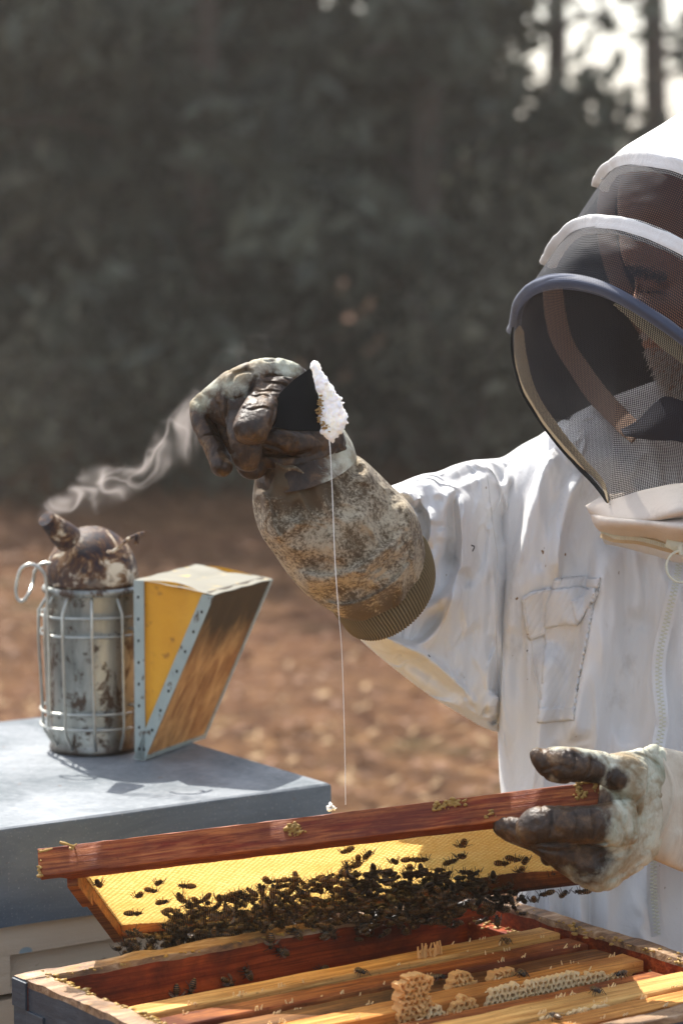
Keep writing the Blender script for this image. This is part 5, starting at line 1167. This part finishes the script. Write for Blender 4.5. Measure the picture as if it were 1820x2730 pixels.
# ---- the other glove, holding the frame end
lg = empty('gauntlet_glove', (0, 0, 0), 'lower glove of stained pale leather with dark fingers', None); lg.parent = per; del lg['rootM']; lg.matrix_basis = Matrix.Identity(4)
def CB(*pts): return [(1180 + x * .4082, 1960 + y * .4082) for x, y in pts]
pcs = []
L, R = tip(CB((1300, 90), (1130, 130), (1000, 112), (850, 88), (720, 84), (650, 96)), CB((1300, 440), (1150, 385), (1020, 310), (880, 300), (760, 305), (690, 288)), CB((572, 140))[0]); pcs.append(finger(L, R, [2.52, 2.50, 2.485, 2.475, 2.475, 2.48, 2.48, 2.48, 2.48], .8))
pcs.append(finger(CB((1050, 150), (1180, 130), (1290, 95), (1370, 66), (1440, 90)), CB((960, 800), (1060, 960), (1230, 900), (1370, 800), (1460, 730)), [2.52, 2.515, 2.525, 2.54, 2.55], .42, 36, 34))
pcs.append(finger(CB((930, 105), (1080, 128), (1230, 150), (1330, 200)), CB((920, 262), (1060, 330), (1200, 420), (1290, 520)), [2.495, 2.495, 2.50, 2.505], .6))
L, R = tip(CB((1240, 420), (1100, 440), (950, 470), (800, 468), (680, 470), (600, 482)), CB((1250, 700), (1100, 720), (950, 706), (800, 702), (680, 706), (580, 712)), CB((486, 610))[0]); pcs.append(finger(L, R, [2.50, 2.475, 2.465, 2.46, 2.46, 2.462, 2.465, 2.465, 2.465], .85))
L, R = tip(CB((1150, 640), (950, 620), (760, 590), (560, 560), (430, 540)), CB((1120, 960), (950, 960), (780, 900), (600, 760), (450, 700)), CB((322, 590))[0]); pcs.append(finger(L, R, [2.53, 2.51, 2.50, 2.505, 2.51, 2.515, 2.515, 2.515], .75))
L, R = tip(CB((1250, 700), (1050, 700), (860, 700), (720, 690)), CB((1200, 930), (1060, 1015), (900, 985), (720, 850)), CB((640, 790))[0]); pcs.append(finger(L, R, [2.53, 2.505, 2.50, 2.51, 2.515, 2.515, 2.515], .7))
h2 = fuse('glove', pcs, M['glove'], lg, .0014, 5, lambda V_: hdisp(V_, 13))
hc2 = [(CB((700, 480), (712, 560), (690, 690)), 3, .0026, 'v'), (CB((850, 475), (872, 580), (850, 690)), 3, .0026, 'v'), (CB((960, 475), (985, 580), (975, 690)), 3.5, .003, 'v'), (CB((850, 95), (860, 170), (845, 250)), 3, .0026, 'v'), (CB((950, 110), (965, 190), (940, 280)), 3.5, .003, 'v'), (CB((1040, 130), (1080, 200), (1070, 290)), 3.5, .003, 'v'), (CB((600, 730), (720, 760), (900, 740)), 4, .002, 'v'), (CB((1130, 520), (1180, 640), (1150, 760)), 6, .003, 'v'), (CB((1050, 960), (1180, 900), (1330, 780)), 7, .003, 'v'), (CB((1180, 200), (1250, 260), (1300, 340)), 6, .003, 'v'), (CB((560, 706), (800, 702), (1000, 712), (1100, 690)), 4, .005, 'v'), (CB((1060, 290), (1130, 380), (1180, 480), (1170, 600)), 6, .004, 'v'), (CB((1190, 480), (1260, 440), (1320, 380), (1330, 300), (1420, 210)), 3.5, .002, 'v'), (CB((1230, 110), (1340, 150), (1430, 215)), 4, .003, 'v'), (CB((980, 830), (1100, 780), (1250, 740)), 10, .003, 'v')]
hv = np.array([v.co[:] for v in h2.data.vertices]) + PB; hv = fold(hv, hc2) - PB; h2.data.vertices.foreach_set('co', hv.ravel()); h2.data.update()
grime_and_light(h2, lambda V_: np.clip(1.1 * np.maximum.reduce([gdist(V_, [(1440, 2200, 2.3), (1540, 2200, 2.2), (1340, 2210, 1.2), (1480, 2270, 1.8), (1560, 2290, 1.6), (1440, 2035, 1.2), (1510, 2045, 1.2), (1570, 2060, 1.0), (1640, 2080, .75), (1590, 2055, .6), (1605, 2130, .7)], 48)]), .08, 1))
# forearm gauntlet running off to the right
FT = CB((1300, 110), (1345, 68), (1400, 72), (1568, 110), (1800, 160), (2100, 220), (2500, 260)); FB = CB((1400, 800), (1345, 812), (1380, 815), (1568, 892), (1800, 960), (2100, 1020), (2500, 1060))
n, nu = 160, 240
FR = silloft(FT, FB, [2.55, 2.545, 2.55, 2.56, 2.60, 2.68, 2.80], [2.55, 2.545, 2.55, 2.56, 2.60, 2.68, 2.80], .55, n, nu, tilt=[(-30, 0)] * 7)
V = FR.reshape(-1, 3); V = fold(V, [(CB((1400, 80), (1440, 160), (1500, 300), (1505, 420), (1460, 580), (1390, 720), (1370, 800)), 9, .004, 'R'), (CB((1460, 120), (1530, 240), (1568, 400)), 16, .003, 'v'), (CB((1568, 600), (1480, 760), (1440, 860)), 16, .004, 'r')])
V = V - FW * ((fbm(V * 20, 4, 61) - .5) * .007)[:, None]
ga2 = ringobj(V.reshape(n, nu, 3), 'gauntlet', M['canvas_pale'], lg)
# left sleeve beyond the frame, joining the shoulder
SL2 = silloft([(2150, 2020), (2230, 1800), (2260, 1500), (2240, 1250), (2200, 1150)], [(2300, 2380), (2520, 2200), (2560, 1800), (2480, 1380), (2360, 1220)], [2.76, 2.84, 2.9, 2.94, 2.95], [2.76, 2.84, 2.9, 2.94, 2.95], .7, 60, 64); ringobj(SL2, 'sleeve', M['white'], per)

# ---- body (skin: head and neck as one mesh), beard, brow
HLn = [(1800, 330), (1700, 390), (1662, 450), (1646, 510), (1646, 570), (1650, 640), (1658, 690), (1672, 715), (1690, 740), (1690, 775), (1676, 815), (1672, 838), (1694, 858), (1704, 880), (1712, 900), (1710, 918), (1722, 936), (1732, 965), (1752, 1010), (1790, 1070), (1840, 1100), (1880, 1160), (1880, 1260)]
HRn = [(1960, 330), (2080, 400), (2150, 470), (2190, 550), (2210, 620), (2215, 690), (2215, 730), (2212, 760), (2205, 790), (2200, 810), (2190, 830), (2180, 850), (2170, 870), (2160, 890), (2150, 910), (2140, 930), (2130, 950), (2110, 980), (2090, 1020), (2060, 1070), (2070, 1110), (2090, 1160), (2130, 1260)]
n, nu = 200, 160
HR = silloft(HLn, HRn, 2.80, 2.84, [.8, .75, .68, .62, .60, .58, .57, .56, .56, .56, .56, .56, .56, .56, .56, .56, .56, .56, .56, .58, .6, .6, .6], n, nu)
V = HR.reshape(-1, 3); V = fold(V, [([(1672, 712), (1720, 726), (1780, 744)], 14, .007, 'r'), ([(1690, 764), (1735, 770), (1790, 768)], 20, .014, 'v'), ([(1706, 765), (1740, 765), (1775, 764)], 8, .005, 'r'), ([(1700, 850), (1735, 830), (1745, 880)], 14, .005, 'r'), ([(1712, 912), (1740, 916), (1790, 910)], 4, .004, 'v'), ([(1650, 560), (1700, 548), (1760, 560)], 3, .0016, 'v'), ([(1652, 590), (1700, 580), (1760, 590)], 3, .0016, 'v'), ([(1654, 620), (1700, 612), (1760, 622)], 3, .0016, 'v')], nearmask(n, nu))
head = ringobj(V.reshape(n, nu, 3), 'body', M['skin'], per)
HB = bvh_of(head)
m = MB(); r_ = np.random.default_rng(8)
for k in range(2600):
    u = r_.random(); y = 880 + 215 * u; xl = np.interp(y, [870, 900, 936, 965, 1010, 1070, 1100], [1706, 1712, 1722, 1732, 1752, 1790, 1840]); x = xl + 2 + (260 * r_.random() ** 1.3)
    if 900 < y < 925 and x < 1800: continue
    p = onto(HB, x, y, .0002, 2.8); d = np.array([-.5 - .5 * (x < xl + 25) * r_.random(), -.5, -.75]) + r_.normal(size=3) * .38; d /= np.linalg.norm(d); L_ = r_.uniform(.004, .009); m.tube([p, p + d * L_ * .6, p + d * L_ + [0, 0, -.001]], [.00035, .00028, .0001], 3)
tag(m.build('beard', M['hair'], per, world=True), 'short grey beard', kind='stuff')
m = MB()
for k in range(240):
    x = 1668 + 110 * r_.random(); y = 716 + (x - 1668) * .22 + r_.normal() * 9; p = onto(HB, x, y, .0006, 2.8); d = np.array([-.6, -.4, -.35]) + r_.normal(size=3) * .25; d /= np.linalg.norm(d); m.tube([p, p + d * .005], [.0004, .0002], 3)
for k in range(26):
    x = 1705 + 55 * r_.random(); p = onto(HB, x, 776, .0006, 2.8); m.tube([p, p + np.array([-.3, -.6, -.7]) * .006], [.00035, .0001], 3)
m.build('brow_and_lashes', M['brow'], per, world=True)
# shirt collar under the veil
slab('shirt_collar', [[(1655, 1146, 2.80), (1700, 1120, 2.77), (1765, 1060, 2.755), (1830, 1075, 2.74), (1950, 1120, 2.74), (2100, 1100, 2.8)], [(1660, 1156, 2.79), (1720, 1150, 2.755), (1790, 1120, 2.74), (1850, 1150, 2.725), (1960, 1170, 2.73), (2110, 1140, 2.79)], [(1664, 1162, 2.785), (1730, 1172, 2.755), (1800, 1176, 2.74), (1860, 1190, 2.725), (1960, 1200, 2.73), (2110, 1160, 2.79)]], M['navy_cloth'], per)

# ---- hood
def arc(pts, n=140): return np.array([P(*q) for q in spline(pts, n)])
A0 = [(1598, 500, 2.83), (1603, 484, 2.76), (1622, 458, 2.72), (1655, 437, 2.68), (1700, 430, 2.65), (1760, 436, 2.63), (1820, 452, 2.62), (1950, 520, 2.62), (2080, 640, 2.66), (2180, 780, 2.74), (2230, 900, 2.84)]
B0 = [(1459, 706, 2.85), (1466, 690, 2.79), (1492, 648, 2.74), (1532, 612, 2.70), (1590, 596, 2.66), (1665, 604, 2.635), (1740, 628, 2.62), (1820, 666, 2.61), (1950, 750, 2.61), (2090, 880, 2.66), (2230, 1020, 2.80)]
C0 = [(1366, 884, 2.84), (1372, 862, 2.79), (1384, 806, 2.74), (1420, 768, 2.70), (1480, 750, 2.665), (1560, 757, 2.64), (1640, 785, 2.62), (1730, 838, 2.61), (1820, 902, 2.605), (1950, 1005, 2.61), (2080, 1120, 2.66), (2200, 1230, 2.78)]
A_a, B_a, C_a = arc(A0), arc(B0), arc(C0)
def band(name, path, w, t, mat, piping=0, parent=None, ends=None, up=None):
    m = MB(); n_ = len(path); w0 = w; w = w * (1 + .25 * (fbm(path * 50, 3, 77) - .5)); path = path + ((fbm(path * 34 + 9, 3, 78) - .5) * .0026)[:, None] * UPV; ww = np.full(n_, 1.0) * w
    if ends is not None: ww = w * np.interp(np.linspace(0, 1, n_), *ends)
    T = np.gradient(path, axis=0); T /= np.linalg.norm(T, axis=1)[:, None]; nrm_ = (CAM - path); nrm_ /= np.linalg.norm(nrm_, axis=1)[:, None]; b = np.cross(T, nrm_); b /= np.linalg.norm(b, axis=1)[:, None]; nn = np.cross(b, T)
    R = []; th = np.linspace(0, 2 * pi, 28, endpoint=False)
    for k in range(n_):
        x = np.sign(np.cos(th)) * np.abs(np.cos(th)) ** .55 * ww[k]; y = np.sin(th) * t
        if piping: y = y + (np.sin(th) > 0) * (t * .9 * np.exp(-((x - ww[k] * .30) / (ww[k] * .20)) ** 2) - t * .9 * np.exp(-((x + ww[k] * .12) / (ww[k] * .10)) ** 2))
        R.append(path[k] + x[:, None] * b[k] + y[:, None] * nn[k])
    m.rings(np.array(R)); return m.build(name, mat, parent or per, world=True, smooth_=True, angle=180)
veil = empty('veil_hood', (0, 0, 0), None, None); veil.parent = per; del veil['rootM']; veil.matrix_basis = Matrix.Identity(4)
band('brow_band', A_a, .0085, .0016, M['band'], 1, veil); band('middle_band', B_a, .0084, .0017, M['band'], 1, veil)
band('front_hoop', C_a, .0058, .0034, M['hoop_in'], 0, veil)
def netgrid(name, rows, mat, parent, n=26, bul=0.0, center=None, wr=.0015, seed=3):
    rows = [np.asarray(r_) for r_ in rows]; mm = len(rows[0]); g_ = np.array([spline(np.array([r_[j] for r_ in rows]), n) for j in range(mm)])  # (mm,n,3)
    if bul: s = np.sin(np.linspace(0, pi, n))[None, :, None]; ray = CAM - g_; ray /= np.linalg.norm(ray, axis=2, keepdims=True); g_ = g_ + ray * s * bul
    ray = CAM - g_; ray /= np.linalg.norm(ray, axis=2, keepdims=True); g_ = g_ + ray * ((fbm(g_.reshape(-1, 3) * [30, 30, 60], 3, seed) - .5).reshape(mm, n, 1) * 2 * wr * np.sin(np.linspace(0, pi, n))[None, :, None])
    m = MB().rings(g_, closed=False); me = m.mesh(name, mat); uv = me.uv_layers.new(name='UVMap'); du = np.concatenate([[0], np.cumsum(np.linalg.norm(np.diff(g_[:, n // 2], axis=0), axis=1))]); dv = np.concatenate([[0], np.cumsum(np.linalg.norm(np.diff(g_[mm // 2], axis=0), axis=1))])
    li = np.zeros(len(me.loops), int); me.loops.foreach_get('vertex_index', li); U = np.stack([du[li // n], dv[li % n]], -1); uv.data.foreach_set('uv', U.ravel()); me.transform(rootinv(parent)); return finish(name, me, parent, True, False, 0, 180)
netgrid('upper_net', [A_a, B_a], M['veil_double'], veil, 30, .006, wr=.002); netgrid('lower_net', [B_a, C_a], M['veil_double'], veil, 30, .006, wr=.003, seed=9)
# netting sheath over the hoop
sh = [C_a + (P(0, -22, 2.64) - P(0, 0, 2.64)) * 1.0, C_a + (CAM - C_a) * .0028, C_a - (P(0, -22, 2.64) - P(0, 0, 2.64))]
netgrid('hoop_sheath', sh, M['veil_sheath'], veil, 10, wr=.0002)
# left edge of the face opening down to the point under the chin
E0 = [(1372, 858, 2.79), (1364, 905, 2.80), (1370, 965, 2.80), (1392, 1042, 2.79), (1432, 1112, 2.78), (1482, 1178, 2.765), (1532, 1235, 2.75), (1585, 1292, 2.73), (1624, 1342, 2.71)]
E_a = arc(E0); band('edge_cord', E_a, .0020, .0026, M['veil_far'] if False else M['dark_steel'], 0, veil)
E2 = [(x + 19, y + (-3), d - .006) for x, y, d in E0]; E2[-1] = (1620, 1338, 2.700); E2[0] = (1384, 868, 2.785)
band('edge_tape', arc(E2), .0058, .0012, M['twill'], 0, veil, ends=([0, .06, .25, .7, 1], [.15, .8, 1, .8, .1]))
# cream tape inside the front hoop on the near side
band('hoop_tape', arc([(1636, 812, 2.635), (1690, 842, 2.63), (1750, 882, 2.625), (1820, 934, 2.62), (1900, 992, 2.62), (2000, 1070, 2.63)]), .0105, .0012, M['twill_cream'], 0, veil, ends=([0, .15, .45, 1], [.1, .35, .9, 1]))
# netting of the face opening (near) and the neck edge
N0 = [(1624, 1345, 2.71), (1660, 1334, 2.70), (1700, 1320, 2.69), (1760, 1306, 2.68), (1820, 1299, 2.67), (1900, 1300, 2.67), (2000, 1315, 2.70), (2100, 1330, 2.74)]
top_e = arc(C0[1:10], 140)
bot_e = np.vstack([arc(E0, 90), arc(N0[:6], 50)])
netgrid('face_net', [top_e, top_e * .5 + bot_e * .5, bot_e], M['veil'], veil, 60, .0, wr=.002, seed=5)
# far side: netting, brown straps seen from inside
far = [arc([(1610, 500, 2.90), (1760, 470, 2.94), (1950, 520, 2.96), (2150, 700, 2.94)]), arc([(1474, 690, 2.90), (1600, 640, 2.95), (1800, 680, 2.97), (2150, 850, 2.95)]), arc([(1384, 850, 2.88), (1500, 800, 2.95), (1700, 850, 2.98), (2150, 1050, 2.95)]), arc([(1378, 960, 2.87), (1480, 1000, 2.94), (1700, 1010, 2.97), (2150, 1150, 2.95)]), arc([(1440, 1110, 2.84), (1520, 1120, 2.865), (1700, 1120, 2.87), (2150, 1200, 2.9)])]
netgrid('far_net', far, M['veil_far'], veil, 50, wr=.002)
band('far_strap', arc([(1472, 770, 2.86), (1480, 840, 2.875), (1498, 910, 2.88), (1545, 985, 2.875), (1600, 1062, 2.85), (1665, 1130, 2.81), (1700, 1160, 2.79)]), .0098, .001, M['strap'], 0, veil)
band('temple_strap', arc([(1640, 452, 2.86), (1616, 540, 2.87), (1618, 640, 2.87), (1645, 740, 2.865), (1690, 830, 2.86), (1740, 900, 2.86)]), .0085, .001, M['strap'], 0, veil)
# cap
cap = []
top = arc([(1603, 484, 2.765), (1622, 445, 2.80), (1655, 408, 2.82), (1700, 378, 2.83), (1760, 340, 2.84), (1820, 303, 2.85), (1900, 270, 2.86), (2000, 262, 2.88), (2100, 310, 2.9), (2230, 480, 2.92)])
mid = arc([(1603, 480, 2.745), (1626, 440, 2.73), (1668, 402, 2.70), (1715, 378, 2.68), (1780, 366, 2.68), (1850, 370, 2.68), (1960, 400, 2.68), (2080, 500, 2.72), (2180, 640, 2.78), (2240, 780, 2.85)])
back = arc([(1612, 500, 2.85), (1640, 470, 2.92), (1690, 440, 2.98), (1750, 420, 3.02), (1820, 400, 3.03), (1900, 390, 3.04), (2000, 390, 3.04), (2100, 430, 3.03), (2180, 520, 3.0), (2240, 650, 2.96)])
netg = netgrid('cap', [A_a, mid, top, back], M['band'], veil, 60, 0, wr=.003, seed=12)
m_ = netg.modifiers.new('t', 'SOLIDIFY'); m_.thickness = .0015
band('cap_seam', mid + (A_a - mid) * .55, .0022, .0022, M['band'], 0, veil)
# trousers and boots below the box (out of the picture)
for s, (xa, xb) in enumerate(((1440, 1880), (1900, 2330))):
    R = silloft([(xa, 2800), (xa + 20, 3300), (xa + 50, 3900), (xa + 70, 4330)], [(xb, 2800), (xb - 20, 3300), (xb - 60, 3900), (xb - 90, 4330)], 2.93, 2.93, .7, 30, 40); R[:, :, 2] = np.maximum(R[:, :, 2], .04); ringobj(R, 'trouser_leg', M['trouser'], per)
    cx = (xa + xb) / 2; p = P(cx, 4400, 2.9); m = MB(); R = []
    for q, (yy, w, hh) in enumerate([(.10, .035, .05), (.07, .048, .11), (0, .05, .13), (-.08, .048, .085), (-.16, .048, .06), (-.20, .035, .045), (-.215, .015, .03)]):
        R.append([(p[0] + w * cos(a), p[1] + yy, hh / 2 + .003 + hh / 2 * max(-.98, sin(a))) for a in np.linspace(0, 2 * pi, 16, endpoint=False)])
    m.rings(R); m.build('boot', M['rubber'], per, world=True, smooth_=True)
# ---------------------------------------------------------------- smoke from the spout
def smoke():
    o0 = P(121, 1381, 3.065); g = G('drifting_smoke'); x, y, z = g.sep()
    K = [(95, 1392, 6, 0), (108, 1372, 22, .9), (135, 1352, 34, 1), (175, 1335, 52, 1), (220, 1310, 74, .95), (262, 1300, 84, .8), (310, 1290, 70, .55), (360, 1262, 62, .5), (410, 1222, 70, .6), (455, 1190, 84, .55), (505, 1140, 96, .34), (545, 1085, 104, .17), (590, 1010, 100, .07), (660, 930, 80, .035), (740, 880, 70, .02), (830, 860, 50, .0), (890, 840, 40, 0)]
    S = 3.065 / FPX; u = g.math('DIVIDE', g.math('ADD', x, .012), .32)
    def curve(vals): return g.ramp(u, [(max(0, min(1, ((k[0] - 121) * S + .012) / .32)), v) for k, v in zip(K, vals)])
    zc = g.math('MULTIPLY', curve([(1381 - k[1]) * S / .25 + .04 for k in K]), .25); zc = g.math('SUBTRACT', zc, .01)
    hw = g.math('MULTIPLY', curve([k[2] * S / .06 for k in K]), .06)
    wv = g.noise(13, g.map((1, .3, 1)), 2, .5, 0, 'Color'); wp = g.N('VectorMath', {0: wv, 1: (.5, .5, .5)}, operation='SUBTRACT').outputs[0]; wp = g.N('VectorMath', {0: wp, 3: .10}, operation='SCALE').outputs[0]
    wp2 = g.N('VectorMath', {0: wp, 3: .45}, operation='SCALE').outputs[0]
    pos = g.N('VectorMath', {0: g.obj(), 1: wp}, operation='ADD').outputs[0]; pos2 = g.N('VectorMath', {0: g.obj(), 1: wp2}, operation='ADD').outputs[0]; _, y2, z2 = g.sep(pos2)
    dz = g.math('DIVIDE', g.math('SUBTRACT', z2, zc), hw); dy = g.math('DIVIDE', y, g.math('MULTIPLY', hw, .45))
    e = g.math('ADD', g.math('MULTIPLY', dz, dz), g.math('MULTIPLY', dy, dy)); env = g.ramp(e, [(0, 1), (.3, .7), (.65, .2), (1, 0)])
    def ridge(sc, p, warp, loc):
        n = g.noise(sc, g.map((1, .10, 1), vec=pos, loc=loc), 1, .5, warp); return g.math('POWER', g.math('SUBTRACT', 1, g.math('ABSOLUTE', g.math('SUBTRACT', g.math('MULTIPLY', n, 2), 1))), p)
    w = g.math('ADD', g.math('MULTIPLY', ridge(13, 22, .8, (0, 0, 0)), .9), g.math('MULTIPLY', ridge(24, 20, .6, (3, 1, 2)), .5)); w = g.math('ADD', w, g.math('MULTIPLY', g.noise(20, g.map((1, .2, 1), vec=pos), 2, .5), .10))
    d = g.math('MULTIPLY', g.math('MULTIPLY', w, env), g.math('MULTIPLY', curve([k[3] for k in K]), 95))
    v = g.N('VolumePrincipled', {'Color': (.66, .60, .56, 1), 'Density': d, 'Anisotropy': .25}).outputs[0]; g.t.links.new(v, g.out.inputs['Volume'])
    mt = g.mt
    try: mt.cycles.volume_step_rate = .10
    except Exception: pass
    m = MB().box((-.014, -.03, -.045), (.30, .03, .225)); o = m.build('smoke', mt); o.location = o0
    tag(o, 'thin curling smoke drifting from the smoker spout towards the raised glove', 'smoke', kind='stuff')
smoke()
def haze():
    g = G('pale_air'); v = g.N('VolumePrincipled', {'Color': (.92, .88, .80, 1), 'Density': HAZE, 'Anisotropy': .55}).outputs[0]; g.t.links.new(v, g.out.inputs['Volume'])
    try: g.mt.cycles.homogeneous_volume = True
    except Exception: pass
    o = MB().box((-75, -33, -1.3), (75, 112, 14)).build('haze', g.mt); tag(o, 'thin pale haze in the air', None, kind='stuff')
HAZE = .0023
haze()
